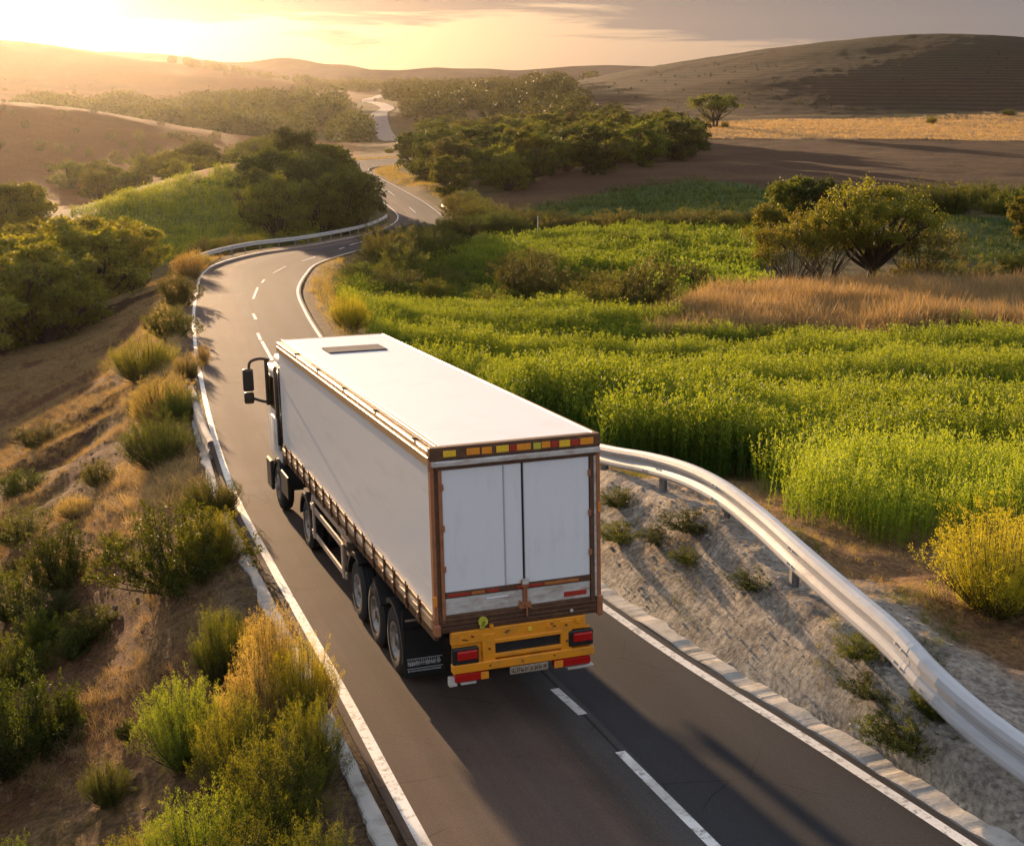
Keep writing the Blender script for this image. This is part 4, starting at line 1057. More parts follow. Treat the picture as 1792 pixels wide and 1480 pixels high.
def crown_pts(rng, lobes, sub, per, hb, flat=.75, spread=.5, under=.25):
    """leaf positions for a crown: lobes > clumps > leaves, height 1"""
    cs = []
    while len(cs) < lobes:
        p = rng.uniform(-1, 1, 3); r = np.linalg.norm(p)
        if r > 1 or r < .35 or p[2] < -under - .3 * rng.random(): continue
        q = np.array([p[0] * spread * .78, p[1] * spread * .78, hb + (1 - hb) * (.42 + .44 * p[2])])
        if all(np.linalg.norm(q - c) > .09 for c in cs): cs.append(q)
    cs = np.array(cs); P = []; T = []; tips = []
    for c in cs:
        rl = rng.uniform(.10, .19) * (spread / .5) ** .5
        for _ in range(sub):
            d = rng.normal(size=3); d /= np.linalg.norm(d); d[2] = d[2] if d[2] > -.4 else -d[2] * .6
            s = c + d * rl * rng.uniform(.55, 1.1) * np.array([1, 1, flat]); cr = rl * rng.uniform(.22, .42)
            n = int(per * rng.uniform(.5, 1.4)); q = rng.normal(size=(n, 3)) * cr * .55 * np.array([1, 1, .8]) + s
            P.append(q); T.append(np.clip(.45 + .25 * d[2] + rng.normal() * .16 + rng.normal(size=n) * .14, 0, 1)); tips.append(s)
    return cs, np.concatenate(P), np.concatenate(T), np.array(tips)


def tree_temp(seed, lobes=20, sub=13, per=26, hb=.25, spread=.5, leaf=.026, trunks=1, under=.25, flat=.75, tr=.028):
    rng = np.random.default_rng(seed); cs, P, T, tips = crown_pts(rng, lobes, sub, per, hb, flat, spread, under)
    a = Acc(); D = rng.normal(size=P.shape); D[:, 2] -= .2
    leaves(a, P, D, leaf * rng.uniform(.7, 1.4, len(P)), leaf * .68, rng, T)
    w = Acc()
    bases = [np.array([rng.normal() * .02, rng.normal() * .02, 0])] if trunks == 1 else [np.array([math.cos(k * 2.4), math.sin(k * 2.4), 0]) * .05 for k in range(trunks)]
    forks = []
    for b0 in bases:
        top = b0 * (2.5 if trunks > 1 else 1) + np.array([rng.normal() * .03, rng.normal() * .03, hb * rng.uniform(.55, .8)])
        tube(w, catmull([b0 + [0, 0, -.03], b0 * 1.3 + [0, 0, hb * .25], top], 4), np.linspace(tr * 1.35, tr * .8, 9), 7); forks.append(top)
    for c in cs:
        f = forks[int(np.argmin([np.linalg.norm(c[:2] - q[:2]) + rng.random() * .1 for q in forks]))]
        m = f * .5 + c * .5 + rng.normal(size=3) * .03; m[2] = f[2] + (c[2] - f[2]) * .42
        pts = catmull([f - [0, 0, .02], m, c], 4); tube(w, pts, np.linspace(tr * .55, tr * .16, len(pts)), 5)
        near = tips[np.argsort(np.linalg.norm(tips - c, axis=1))[:7]]
        for q in near: pp = catmull([m * .3 + c * .7, (c + q) / 2 + rng.normal(size=3) * .012, q], 2); tube(w, pp, np.linspace(tr * .16, tr * .05, len(pp)), 3, cap=False)
    return a.arrays(), w.arrays()


def shrub_temp(seed, stems=60, per=360, spread=.75, leaf=.033, up=.5, wid=.42, fine=1.0, h0=.10):
    """many-stemmed bush, height about 1, leaves set along feathery upright shoots"""
    rng = np.random.default_rng(seed); a = Acc(); w = Acc()
    for k in range(stems):
        az = rng.uniform(0, 2 * math.pi); rad = spread * math.sqrt(rng.random()) * rng.uniform(.75, 1.0)
        hh = (1 - .62 * (rad / spread) ** 2) * rng.uniform(.45, 1.03)
        b0 = np.array([math.cos(az), math.sin(az), 0]) * rad * .22; e = np.array([math.cos(az) * rad, math.sin(az) * rad, hh])
        m = (b0 + e) / 2 + np.array([math.cos(az), math.sin(az), 0]) * rad * .14 + rng.normal(size=3) * .03
        sh = catmull([b0 - [0, 0, .05], m, e], 6); tube(w, sh, np.linspace(.007, .002, len(sh)), 4, cap=False)
        tb = rng.normal() * .17
        for j in range(7):                       # side shoots
            t = rng.uniform(h0, 1.0); p = sh[int(t * (len(sh) - 1))]; L = rng.uniform(.12, .26); d = np.array([rng.normal() * .6 + math.cos(az) * .4, rng.normal() * .6 + math.sin(az) * .4, up + rng.random() * .7]); d /= np.linalg.norm(d)
            n = int(per / 7); u = rng.random(n) ** .8; q = p + d * (u * L)[:, None] + rng.normal(size=(n, 3)) * .018 * (1.3 - u)[:, None] * 1.5
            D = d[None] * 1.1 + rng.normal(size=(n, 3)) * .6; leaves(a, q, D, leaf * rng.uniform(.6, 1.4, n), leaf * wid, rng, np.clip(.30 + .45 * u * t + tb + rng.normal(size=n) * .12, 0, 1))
    return a.arrays(), w.arrays()


def tuft_temp(seed, n, spread, h, w, lean=.35, bend=.3, lo=.2, hi=.8):
    rng = np.random.default_rng(seed); a = Acc(); P = np.concatenate([rng.normal(size=(n, 2)) * spread * .4, np.zeros((n, 1))], 1)
    D = np.concatenate([rng.normal(size=(n, 2)) * lean + P[:, :2] * .8, np.ones((n, 1))], 1)
    blades(a, P, D, h * rng.uniform(.55, 1.1, n), w, rng, rng.uniform(lo, hi, n), bend); return a.arrays()


def crop_temp(seed, stems=5, lv=15, h=1.0, spread=.17, leaf=.088, wid=.24):
    rng = np.random.default_rng(seed); a = Acc()
    for k in range(stems):
        b0 = np.array([rng.normal() * spread, rng.normal() * spread, 0]); e = b0 + np.array([rng.normal() * .09, rng.normal() * .09, h * rng.uniform(.75, 1.08)])
        blades(a, b0[None], (e - b0)[None], np.array([np.linalg.norm(e - b0)]), np.array([.010]), rng, np.array([.25]), .03)
        u = np.sort(rng.uniform(.12, 1, lv)); P = b0 + (e - b0) * u[:, None]; D = rng.normal(size=(lv, 3)) * .55; D[:, 2] = rng.uniform(.5, 1.3, lv)
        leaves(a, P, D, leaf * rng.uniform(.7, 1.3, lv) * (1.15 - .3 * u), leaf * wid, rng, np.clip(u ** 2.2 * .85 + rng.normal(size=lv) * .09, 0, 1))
        t = 5; P = e + rng.normal(size=(t, 3)) * np.array([.018, .018, .03]); D = rng.normal(size=(t, 3)) + [0, 0, .8]; leaves(a, P, D, leaf * .45, leaf * .28, rng, rng.uniform(.6, .9, t))
    return a.arrays()


def lump_temp(seed, n=90, wide=.5, h=1.0, leaf=.16):
    """coarse clump of leaves for plants seen from far away"""
    rng = np.random.default_rng(seed); a = Acc(); Q = rng.normal(size=(n, 3)); Q /= np.linalg.norm(Q, axis=1)[:, None]; Q *= rng.uniform(.75, 1.08, (n, 1)) * (1 + .25 * np.sin(5 * Q[:, :1] + seed) * np.cos(4 * Q[:, 1:2]))
    P = Q * np.array([wide * .5, wide * .5, .46]) + [0, 0, .5]; P[:, 2] = np.clip(P[:, 2], .02, 1.15) * h
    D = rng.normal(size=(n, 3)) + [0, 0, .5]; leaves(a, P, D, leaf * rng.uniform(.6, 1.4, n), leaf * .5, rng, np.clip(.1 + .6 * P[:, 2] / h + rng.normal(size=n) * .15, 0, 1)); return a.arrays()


def mk(pair, mat, nm, wmat=bark):
    return mesh_from(nm + '_leaves', pair[0], mat), mesh_from(nm + '_wood', pair[1], wmat, True)


def lib(pairs, mats, nm, wmat=bark):
    """shape library: a mesh of a variant in a leaf material, made when first asked for"""
    class L(dict):
        def __missing__(s, k): s[k] = mk(pairs[k[0]], mats[k[1]], nm, wmat); return s[k]
    return L()


MATS = {'dark': leaf_dark, 'mid': leaf_mid, 'yel': leaf_yel, 'olive': leaf_olive, 'bright': leaf_bright, 'straw': rush, 'gold': gold, 'lemon': lemon}
TREES = [tree_temp(11, 26, 14, 34, .02, .50, .036, under=.75), tree_temp(12, 30, 13, 32, .0, .58, .036, under=.8), tree_temp(13, 24, 14, 36, .06, .44, .034, under=.75), tree_temp(14, 28, 13, 34, .02, .54, .036, under=.8)]
TLIB = lib(TREES, {k: MATS[k] for k in ('dark', 'mid', 'yel', 'olive')}, 'tree')
SHR = [shrub_temp(21), shrub_temp(22, 66, 350, .85), shrub_temp(23, 52, 360, .62, up=.8), shrub_temp(24, 66, 330, .95, up=.3)]
SLIB = lib(SHR, {k: MATS[k] for k in ('dark', 'mid', 'olive', 'bright', 'yel', 'straw')}, 'shrub', twig)
FINE = [shrub_temp(31, 190, 300, .8, leaf=.024, up=1.0, wid=.24), shrub_temp(32, 180, 300, .7, leaf=.023, up=1.2, wid=.24)]
FLIB = lib(FINE, {k: MATS[k] for k in ('mid', 'bright', 'yel', 'straw', 'dark', 'gold', 'lemon')}, 'shrub', twig)
REEDT = [shrub_temp(41, 70, 160, .5, leaf=.045, up=1.8, wid=.09, h0=.35)]
RLIB = lib(REEDT, {'straw': rush}, 'reed', twig)


def plant(nm, meshes, p, h, rz, label, cat, group=None, wx_=1.0, parts=('crown', 'trunk'), tilt=0):
    root = empty(nm, tuple(p), rz); root.scale = (h * wx_, h * wx_, h); root.rotation_euler = (tilt, 0, rz)
    link(parts[0], meshes[0], root); link(parts[1], meshes[1], root); return tag(root, label, cat, group)


rs = np.random.default_rng(77)
# ---- shrubs one can tell apart: (base column, base row, height px, width factor, library, variant, leaf, label)
SH = [
    (372, 902, 74, 1.1, 'F', 0, 'mid', 'small green bush at the broken left verge just below the barrier piece'),
    (312, 1022, 150, 1.15, 'S', 1, 'mid', 'large dark green bush on the slope, level with the trailer wheels'),
    (375, 990, 105, .9, 'F', 1, 'yel', 'yellowish bush tucked against the right flank of the large dark bush on the slope'),
    (110, 1026, 118, .95, 'S', 0, 'dark', 'rounded dark bush with bare stems at its foot, alone on the left slope'),
    (22, 1075, 86, 1.0, 'S', 3, 'dark', 'dark bush at the left picture edge below the rounded bare-stemmed bush'),
    (66, 1145, 92, .9, 'S', 2, 'mid', 'upright green bush low on the slope above the dark thicket'),
    (128, 1150, 58, 1.1, 'S', 0, 'dark', 'little low dark bush to the right of an upright bush on the slope'),
    (30, 1345, 215, .72, 'S', 1, 'dark', 'big dark thicket bush at the left picture edge'),
    (20, 1485, 130, .75, 'F', 0, 'bright', 'light green bush in the bottom left corner'),
    (188, 1405, 80, .95, 'F', 1, 'mid', 'small green bush alone on bare earth left of the big foreground bush'),
    (225, 1295, 40, 1.0, 'S', 2, 'dark', 'tiny dark scrub tuft on the slope beside the golden grass bush'),
    (280, 815, 98, 1.0, 'F', 0, 'mid', 'rounded green bush at the verge left of the truck cab'),
    (290, 738, 90, 1.05, 'F', 1, 'straw', 'bush with straw-coloured tops above the rounded verge bush'),
    (252, 664, 82, 1.1, 'F', 0, 'yel', 'olive-yellow bush on the verge where the road begins to bend'),
    (318, 738, 70, .8, 'F', 0, 'mid', 'green bush leaning over the kerb beside the grey barrier piece'),
    (300, 592, 66, 1.0, 'S', 1, 'olive', 'brownish green bush at the outside of the bend'),
    (312, 535, 62, 1.0, 'S', 0, 'olive', 'higher brownish bush at the outside of the bend near the end of the grey barrier'),
    (332, 487, 50, 1.0, 'F', 1, 'straw', 'dry bush at the very end of the grey barrier'),
    (388, 1190, 140, .62, 'F', 1, 'mid', 'tall narrow green bush left of the golden grass'),
    (40, 945, 60, 1.5, 'S', 3, 'mid', 'wide low green bush far down the slope at the left picture edge'),
    (35, 865, 50, 1.3, 'S', 1, 'dark', 'low dark bush on the upper slope at the left picture edge'),
    (175, 850, 46, 1.2, 'S', 0, 'olive', 'small olive bush in the middle of the upper brown slope'),
    (30, 1010, 40, 1.3, 'S', 2, 'olive', 'small dry bush beside the rounded dark bush'),
    (478, 1215, 175, .50, 'F', 1, 'gold', 'tall golden straw-coloured bush rising over the left kerb'),
    (535, 1262, 170, .50, 'F', 0, 'lemon', 'golden bush leaning over the kerb beside the rear truck wheels'),
    (455, 1290, 170, .55, 'F', 0, 'gold', 'golden bush in the middle of the straw-coloured group by the kerb'),
    (330, 1330, 165, .78, 'F', 0, 'bright', 'bright green bush between the golden grass and the bare slope'),
    (415, 1372, 175, .72, 'F', 1, 'yel', 'yellow-green bush under the golden grass'),
    (545, 1385, 190, .55, 'F', 1, 'yel', 'yellow-green bush touching the kerb below the golden grass'),
    (480, 1470, 210, .74, 'F', 0, 'yel', 'big yellow-green feathery bush in the middle of the foreground group'),
    (360, 1500, 230, .80, 'F', 1, 'bright', 'largest bright green bush in the foreground at the bottom edge'),
    (560, 1545, 215, .60, 'F', 0, 'mid', 'deep green bush in the foreground touching the kerb at the bottom edge'),
    (455, 1600, 250, .80, 'F', 1, 'mid', 'dark green bush lowest in the foreground group'),
    (262, 1490, 150, .85, 'F', 0, 'yel', 'yellow-tipped bush at the bottom edge left of the largest bright bush'),
    (205, 1570, 150, .85, 'F', 1, 'bright', 'bright bush cut by the bottom edge at the left end of the foreground group'),
    (430, 1150, 70, .7, 'F', 0, 'straw', 'small dry bush at the kerb above the golden grass'),
    (345, 950, 60, 1.1, 'S', 2, 'dark', 'dark sprig behind the large dark bush on the slope'),
    (90, 1085, 60, 1.3, 'S', 3, 'dark', 'low dark scrub under the rounded bare-stemmed bush'),
    (25, 1200, 100, 1.0, 'S', 0, 'mid', 'green bush at the left picture edge above the big dark thicket'),
    (95, 1290, 90, .9, 'S', 1, 'dark', 'dark bush on the right side of the big edge thicket'),
    (330, 660, 46, .8, 'F', 0, 'straw', 'little straw bush on the kerb between the two verge bushes'),
    (345, 470, 34, 1.2, 'F', 0, 'gold', 'tuft of pale golden grass where the crash barrier of the bend begins'),
    (355, 640, 40, .6, 'F', 1, 'straw', 'thin dry sprig beside the white line in the bend'),
    (160, 1115, 60, 1.2, 'S', 1, 'mid', 'low green bush on bare earth right of the little dark bush'),
    (75, 780, 44, 1.5, 'S', 3, 'olive', 'flat olive scrub on the upper slope at the left'),
    (200, 960, 34, 1.5, 'S', 3, 'olive', 'flat dry scrub left of the large dark bush'),
    (400, 1110, 50, .9, 'F', 1, 'gold', 'small tuft of golden grass at the kerb above the tall narrow green bush'),
    (395, 895, 44, .8, 'F', 0, 'gold', 'small golden tuft at the kerb beside the drive wheels'),
    (262, 742, 60, .9, 'F', 1, 'gold', 'golden grass clump between the two rounded verge bushes'),
    (130, 905, 40, 1.3, 'F', 0, 'gold', 'low golden tuft on the slope above the rounded bare-stemmed bush'),
    # right side
    (1745, 1060, 190, .95, 'F', 0, 'lemon', 'round golden-yellow bush at the right edge behind the crash barrier'),
    (1850, 1030, 180, .9, 'F', 1, 'lemon', 'yellow bush cut by the right picture edge'),
    (1205, 925, 36, 2.0, 'S', 3, 'dark', 'dark green tuft high on the grey bank below the crash barrier'),
    (1150, 950, 26, 2.2, 'S', 3, 'dark', 'flat dark weed patch on the grey bank left of the higher tuft'),
    (1085, 945, 34, 1.9, 'S', 3, 'mid', 'green weeds on the bank just right of the trailer'),
    (1085, 885, 34, 1.4, 'S', 3, 'dark', 'small dark weeds close under the left end of the crash barrier'),
    (1210, 985, 24, 2.2, 'S', 3, 'mid', 'low flat green weeds in the middle of the grey bank'),
    (1318, 1030, 32, 2.0, 'S', 3, 'dark', 'dark green cushion of weeds halfway down the grey bank'),
    (1590, 1310, 74, 1.5, 'S', 3, 'dark', 'large dark green weed patch below the near part of the crash barrier'),
    (1520, 1225, 44, 1.7, 'S', 3, 'dark', 'dark weeds above and left of the large weed patch'),
    (1640, 1255, 70, 1.0, 'S', 1, 'mid', 'green weeds right against the barrier posts'),
    (1510, 1150, 36, 1.8, 'S', 3, 'mid', 'thin green weeds on the bank under the barrier joint'),
    (930, 528, 92, 1.0, 'S', 1, 'olive', 'dark brownish bush between two bright green strips'),
    (890, 500, 60, 1.0, 'S', 0, 'olive', 'smaller brownish bush left of the dark brown one'),
    (1120, 556, 108, .95, 'S', 0, 'olive', 'large olive bush standing in front of the bright crop strip'),
    (1040, 566, 84, .95, 'S', 1, 'mid', 'green bush at the left foot of the large olive bush'),
    (1165, 582, 60, 1.2, 'S', 3, 'olive', 'low brownish bush at the left end of the dry grass'),
    (612, 575, 66, .85, 'F', 0, 'lemon', 'bright yellow-green bush beyond the roof of the trailer'),
    (1542, 512, 46, .75, 'S', 2, 'yel', 'small light green bush at the foot of the big tree'),
    (1270, 520, 40, 1.3, 'S', 3, 'yel', 'low yellowish bush left of the big tree group'),
    (1700, 492, 44, 1.6, 'S', 3, 'olive', 'olive scrub right of the big tree group'),
    (1640, 498, 48, 1.3, 'S', 1, 'dark', 'dark scrub in the shade right of the big tree'),
    (1775, 480, 40, 1.5, 'S', 0, 'yel', 'yellowish scrub at the right picture edge above the dry grass'),
    (1600, 505, 60, 1.2, 'S', 1, 'olive', 'brownish bush under the right branches of the big tree'),
    (1630, 217, 14, 1.1, 'S', 0, 'yel', 'tiny bush alone on the golden strip'),
    (1268, 224, 12, 1.1, 'S', 0, 'yel', 'tiny bush at the foot of the lone umbrella-shaped tree'),
    (1765, 203, 13, 1.4, 'S', 1, 'mid', 'tiny dark bush at the far edge of the golden strip'),
    (682, 268, 9, 1.6, 'S', 0, 'mid', 'small round bush where the dirt track meets the far bend'),
]
LB = {'S': SLIB, 'F': FLIB}
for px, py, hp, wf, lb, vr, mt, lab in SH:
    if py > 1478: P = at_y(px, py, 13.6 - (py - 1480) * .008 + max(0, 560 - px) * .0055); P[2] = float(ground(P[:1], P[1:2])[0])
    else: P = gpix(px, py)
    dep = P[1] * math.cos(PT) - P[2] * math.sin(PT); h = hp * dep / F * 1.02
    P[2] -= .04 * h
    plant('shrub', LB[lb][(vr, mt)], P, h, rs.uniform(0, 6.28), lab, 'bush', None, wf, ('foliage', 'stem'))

# ---- trees one can tell apart
BIG = tree_temp(51, 30, 14, 34, .24, .68, .023, 1, .12, .8, .042); MULTI = tree_temp(52, 26, 13, 34, .18, .80, .023, 4, .1, .8, .020); LONE = tree_temp(53, 24, 14, 30, .30, .70, .032, 2, .2, .65, .030)
BL = lib([BIG, MULTI, LONE], {k: MATS[k] for k in ('yel', 'olive', 'mid', 'dark')}, 'tree')
TR = [
    (1522, 503, 192, .98, BL, 0, 'yel', 'big spreading tree with yellow-green crown and dark crooked limbs above the dry grass'),
    (1385, 514, 150, .80, BL, 1, 'yel', 'many-stemmed olive tree left of the big spreading tree'),
    (1440, 508, 158, .74, BL, 1, 'yel', 'tree with two slanting stems between the big tree and the many-stemmed one'),
    (1605, 500, 128, .9, BL, 1, 'olive', 'low dark spreading tree on the right flank of the big tree'),
    (1745, 378, 0, 0, None, 0, '', ''),
    (1250, 223, 60, 1.25, BL, 2, 'mid', 'lone umbrella-shaped tree at the left end of the golden strip'),
    (1072, 216, 36, 1.0, BL, 2, 'mid', 'pair-crowned tree standing out above the dark wood'),
    (535, 150, 20, .8, BL, 2, 'dark', 'tiny flat-topped tree on the skyline left of the dirt track'),
]
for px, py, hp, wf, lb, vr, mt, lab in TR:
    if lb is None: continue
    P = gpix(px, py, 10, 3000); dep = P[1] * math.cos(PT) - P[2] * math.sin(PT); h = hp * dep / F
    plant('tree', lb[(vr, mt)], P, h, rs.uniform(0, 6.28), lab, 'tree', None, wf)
for px, Y, h, wf, mt, lab in ((1385, 168, 8.2, 1.0, 'mid', 'rounded green tree behind the many-stemmed tree, at the corner of the green field'), (1435, 165, 8.0, .95, 'dark', 'darker round-crowned tree directly left of the big tree crown'),
                              (1345, 160, 4.6, 1.1, 'yel', 'small yellowish tree at the left foot of the round trees'), (1790, 172, 6.2, .8, 'yel', 'yellow-green tree cut by the right picture edge above the dark green field')):
    plant('tree', TLIB[(int(rs.integers(0, 4)), mt)], gp(px, Y), h, rs.uniform(0, 6.28), lab, 'tree', None, wf)


def wood(nm, poly, sx, sy, hlo, hhi, mats, label, cat, group, lib_=TLIB, wf=(.9, 1.25), dmin=4.0, parts=('crown', 'trunk'), seed=1, nv=4, cap=300, hfun=None):
    """separate plants spread over an area, spacing sx across and sy in depth"""
    rng = np.random.default_rng(seed); a = np.array([[(p - CXP) / F * Y, Y] for p, Y in poly]); lo, hi = a.min(0), a.max(0); n_ = 0
    xs = np.arange(lo[0], hi[0] + sx, sx); ys = np.arange(lo[1], hi[1] + sy, sy); G = np.array([(x + (.5 if j % 2 else 0) * sx, y) for j, y in enumerate(ys) for x in xs]); G += rng.uniform(-.42, .42, G.shape) * [sx, sy]
    px = CXP + F * G[:, 0] / (G[:, 1] * (math.cos(PT) + .12 * math.sin(PT))); G = G[inpoly(px, G[:, 1], poly)]; z, d, sd_, s_ = ground(G[:, 0], G[:, 1], True); k = d > dmin; G, z = G[k], z[k]
    o_ = np.argsort(G[:, 1])[:cap]
    for i_ in o_:
        h = rng.uniform(hlo, hhi)
        mt = mats[int(rng.integers(0, len(mats)))]; rest = label.split(' ', 1)[1]; near = ', in the front rows' if G[i_, 1] < np.median(G[o_, 1]) else ', in the rear rows'
        label_ = ('tall ' if h > (hlo + hhi) / 2 else 'low ') + {'dark': 'dark green ', 'mid': 'mid green ', 'olive': 'olive ', 'yel': 'yellow-green '}[mt] + rest + (near if len(rest.split()) < 10 else '')
        plant(nm, lib_[(int(rng.integers(0, nv)), mt)], (G[i_, 0], G[i_, 1], z[i_] - .1), h, rng.uniform(0, 6.28), label_, cat, group, rng.uniform(*wf), parts)
        n_ += 1
    print(group, n_)


DM = ('dark', 'mid', 'mid', 'olive')
wood('tree', [(-80, 86), (60, 96), (150, 108), (270, 122), (300, 130), (210, 132), (130, 142), (85, 160), (40, 205), (-80, 215)], 4.8, 6.5, 6.0, 9.6, ('yel', 'yel', 'yel', 'mid'), 'leafy tree of the valley wood left of the road', 'tree', 'trees of the valley wood', seed=2, wf=(1.0, 1.3))  # mostly yellow leaves: golden haze put into the leaf colour
wood('tree', [(455, 160), (560, 166), (640, 176), (655, 190), (600, 204), (540, 206), (490, 206), (450, 186)], 5.0, 6.0, 7, 10, ('dark', 'mid', 'dark'), 'dark tree of the clump on the knoll', 'tree', 'trees of the knoll clump', seed=3, wf=(.9, 1.1))
wood('tree', [(738, 285), (765, 252), (800, 236), (870, 236), (1000, 268), (1100, 300), (1215, 350), (1225, 430), (1080, 470), (900, 500), (760, 470), (700, 400)], 9.5, 15, 8.5, 12, ('mid', 'dark', 'mid', 'olive'), 'wild tree of the wood above the ploughed field', 'tree', 'trees of the wood by the far bends', seed=4, wf=(.95, 1.25), dmin=4, cap=150)
wood('tree', [(130, 300), (330, 290), (430, 330), (520, 400), (520, 440), (380, 380), (200, 345), (130, 345)], 8, 16, 6.5, 9.5, ('mid', 'yel', 'mid'), 'sunlit tree of the loose row behind the knoll', 'tree', 'trees of the row behind the knoll', seed=5, wf=(1, 1.4), cap=60)
wood('shrub', [(545, 96), (600, 92), (660, 104), (770, 120), (830, 140), (830, 176), (740, 172), (660, 152), (570, 128), (548, 110)], 3.6, 6, 2.0, 3.7, ('dark', 'olive', 'mid'), 'dark bush of the thicket inside the bend', 'bush', 'bushes of the roadside thicket', SLIB, (.9, 1.2), 2.0, ('foliage', 'stem'), 6, 4)
wood('shrub', [(1560, 196), (1760, 196), (1900, 200), (1900, 222), (1560, 222)], 3.6, 7, 2.8, 4.6, ('dark', 'dark', 'mid'), 'dark bush of the hedge below the ploughed field', 'bush', 'bushes of the field hedge', SLIB, (.9, 1.25), 2, ('foliage', 'stem'), 7, 4)
wood('shrub', [(840, 166), (1320, 166), (1330, 178), (1000, 182), (850, 190)], 3.4, 6, 2.0, 3.4, ('dark', 'olive'), 'dark bush of the long hedge behind the bright green strips', 'bush', 'bushes of the long hedge', SLIB, (1, 1.3), 2, ('foliage', 'stem'), 8, 4)
wood('shrub', [(780, 178), (850, 176), (880, 200), (820, 226), (775, 214)], 3.6, 6, 2.2, 4.0, ('mid', 'olive'), 'scrubby bush right of the tight bend', 'bush', 'bushes right of the tight bend', SLIB, (1, 1.3), 1.8, ('foliage', 'stem'), 9, 4)
wood('shrub', [(670, 262), (700, 240), (740, 225), (760, 250), (720, 300), (680, 340), (660, 330)], 4.5, 7, 2.0, 3.6, ('mid', 'olive', 'yel'), 'loose bush between far road and dark wood', 'bush', 'bushes beside the far road', SLIB, (1, 1.3), 4.5, ('foliage', 'stem'), 10, 4)
wood('shrub', [(330, 136), (440, 142), (600, 154), (640, 168), (600, 164), (450, 152), (320, 148)], 3.6, 4, 1.4, 2.4, ('mid', 'olive', 'yel'), 'loose bush at the foot of the knoll', 'bush', 'bushes at the foot of the knoll', SLIB, (1, 1.3), 2.6, ('foliage', 'stem'), 11, 4)
wood('shrub', [(-60, 62), (60, 62), (160, 84), (330, 128), (300, 134), (120, 108), (-60, 88)], 3.6, 5, 2.0, 3.6, ('dark', 'olive', 'mid'), 'shaded bush at the foot of the brown slope', 'bush', 'bushes below the brown slope', SLIB, (1, 1.3), 14, ('foliage', 'stem'), 12, 4)

wood('shrub', [(640, 96), (1100, 92), (1250, 96), (1330, 120), (1180, 150), (800, 140), (700, 120)], 7.5, 9, 1.3, 3.0, ('mid', 'olive', 'yel', 'dark'), 'rounded bush in the green meadow', 'bush', 'bushes in the green meadow', SLIB, (1.0, 1.5), 3, ('foliage', 'stem'), 14, 4)

# ---- distant woods that read as one mass
LT = [lump_temp(60 + k, 420, .80, 1.0, .115) for k in range(4)]


def mass(nm, polys, dens, h, mat, seed, kind='stuff', wide=1.25):
    rng = np.random.default_rng(seed); Ps = [scatter_pts(pl, dens, rng, 5)[0] for pl in polys]; P = np.concatenate(Ps); P = P[((P[:, None, :2] - TRK[None, ::4, :2]) ** 2).sum(-1).min(1) > (13 + .004 * P[:, 1]) ** 2]; P = P[fbm(P[:, 0] / 45, P[:, 1] / 90, 3, seed) > -.12]; sc = rng.uniform(h[0], h[1], len(P)); P[:, 2] -= .12 * sc
    ob = scatter_mesh(nm, LT, P, sc * wide, rng, mat, sc, .3); tag(ob, kind=kind); print(nm, len(P)); return ob


mass('distant_wood', [[(60, 640), (350, 640), (480, 620), (640, 600), (665, 700), (640, 960), (560, 1020), (60, 1000)]], .0042, (6, 19), leaf_far, 1)
mass('distant_wood', [[(668, 780), (760, 640), (900, 560), (1050, 560), (1000, 900), (940, 1500), (800, 2000), (670, 1700)]], .0028, (6, 17), leaf_far, 2)
mass('distant_wood', [[(300, 2100), (560, 1500), (650, 1500), (1000, 1600), (1180, 1400), (1150, 2300), (500, 2500)]], .0011, (8, 15), leaf_far, 3)
mass('hill_scrub', [[(980, 1000), (1180, 640), (2300, 640), (2300, 1000)]], .0030, (.4, 1.5), leaf_far, 6)
mass('hill_scrub', [[(-60, 1150), (560, 1150), (560, 1700), (-60, 1700)], [(-60, 420), (480, 420), (560, 560), (-60, 560)]], .0012, (1.2, 3.4), leaf_far, 7)
mass('distant_scrub', [[(0, 350), (450, 345), (560, 470), (450, 560), (0, 420)], [(850, 250), (1200, 380), (1230, 440), (1100, 400)], [(700, 440), (1230, 450), (1240, 620), (700, 620)]], .004, (2, 4.5), leaf_olive, 4)
print('woods done')

# ---- crops and grasses (nobody could count them)
rg = np.random.default_rng(5)
CT = [crop_temp(70 + k) for k in range(8)]


def crop(nm, poly, dens, h, mat, temps, lanes=(), seed=1, dmin=2.2, rowdir=None, hs=1.0, tin=None, cap=60000):
    rng = np.random.default_rng(seed); P, d, sd_, s_ = scatter_pts(poly, dens, rng, dmin, cap, 1.0)
    keep = np.ones(len(P), bool); hh = h * (1 + .45 * fbm(P[:, 0] / 3.0, P[:, 1] / 2.2, 4, seed)) * rng.uniform(.72, 1.18, len(P)); hh *= np.where(d < 4.5, .55 + .1 * d, 1)
    for base, slope, wid in lanes:
        q = np.abs(P[:, 1] + slope * P[:, 0] + .9 * fbm(P[:, 0] / 6, P[:, 0] * 0 + base, 3, 5) - base); keep &= ~((q < wid) & (rng.random(len(P)) < .98)); hh = hh * (1 - .35 * np.exp(-(q / (wid * 2)) ** 2))
    if rowdir is not None:
        sp, amp, sl = rowdir[:3]; ph = (P[:, 1] + sl * P[:, 0] + 1.2 * fbm(P[:, 0] / 14, P[:, 1] / 14, 2, 3)) / sp; w_ = .5 + .5 * np.cos(2 * np.pi * ph); kmin = rowdir[3] if len(rowdir) > 3 else .25; keep &= rng.random(len(P)) < (kmin + (1 - kmin) * w_); hh = hh * (1 - amp + amp * w_)
    to = .34 * fbm(P[:, 0] / 4.5, P[:, 1] / 2.5, 3, seed + 9) + (tin(P) if tin else 0)
    P, hh, to = P[keep], hh[keep], to[keep]; print(nm, len(P))
    return tag(scatter_mesh(nm, temps, P, hh * hs, rng, mat, hh, .10, tintoff=to), kind='stuff')


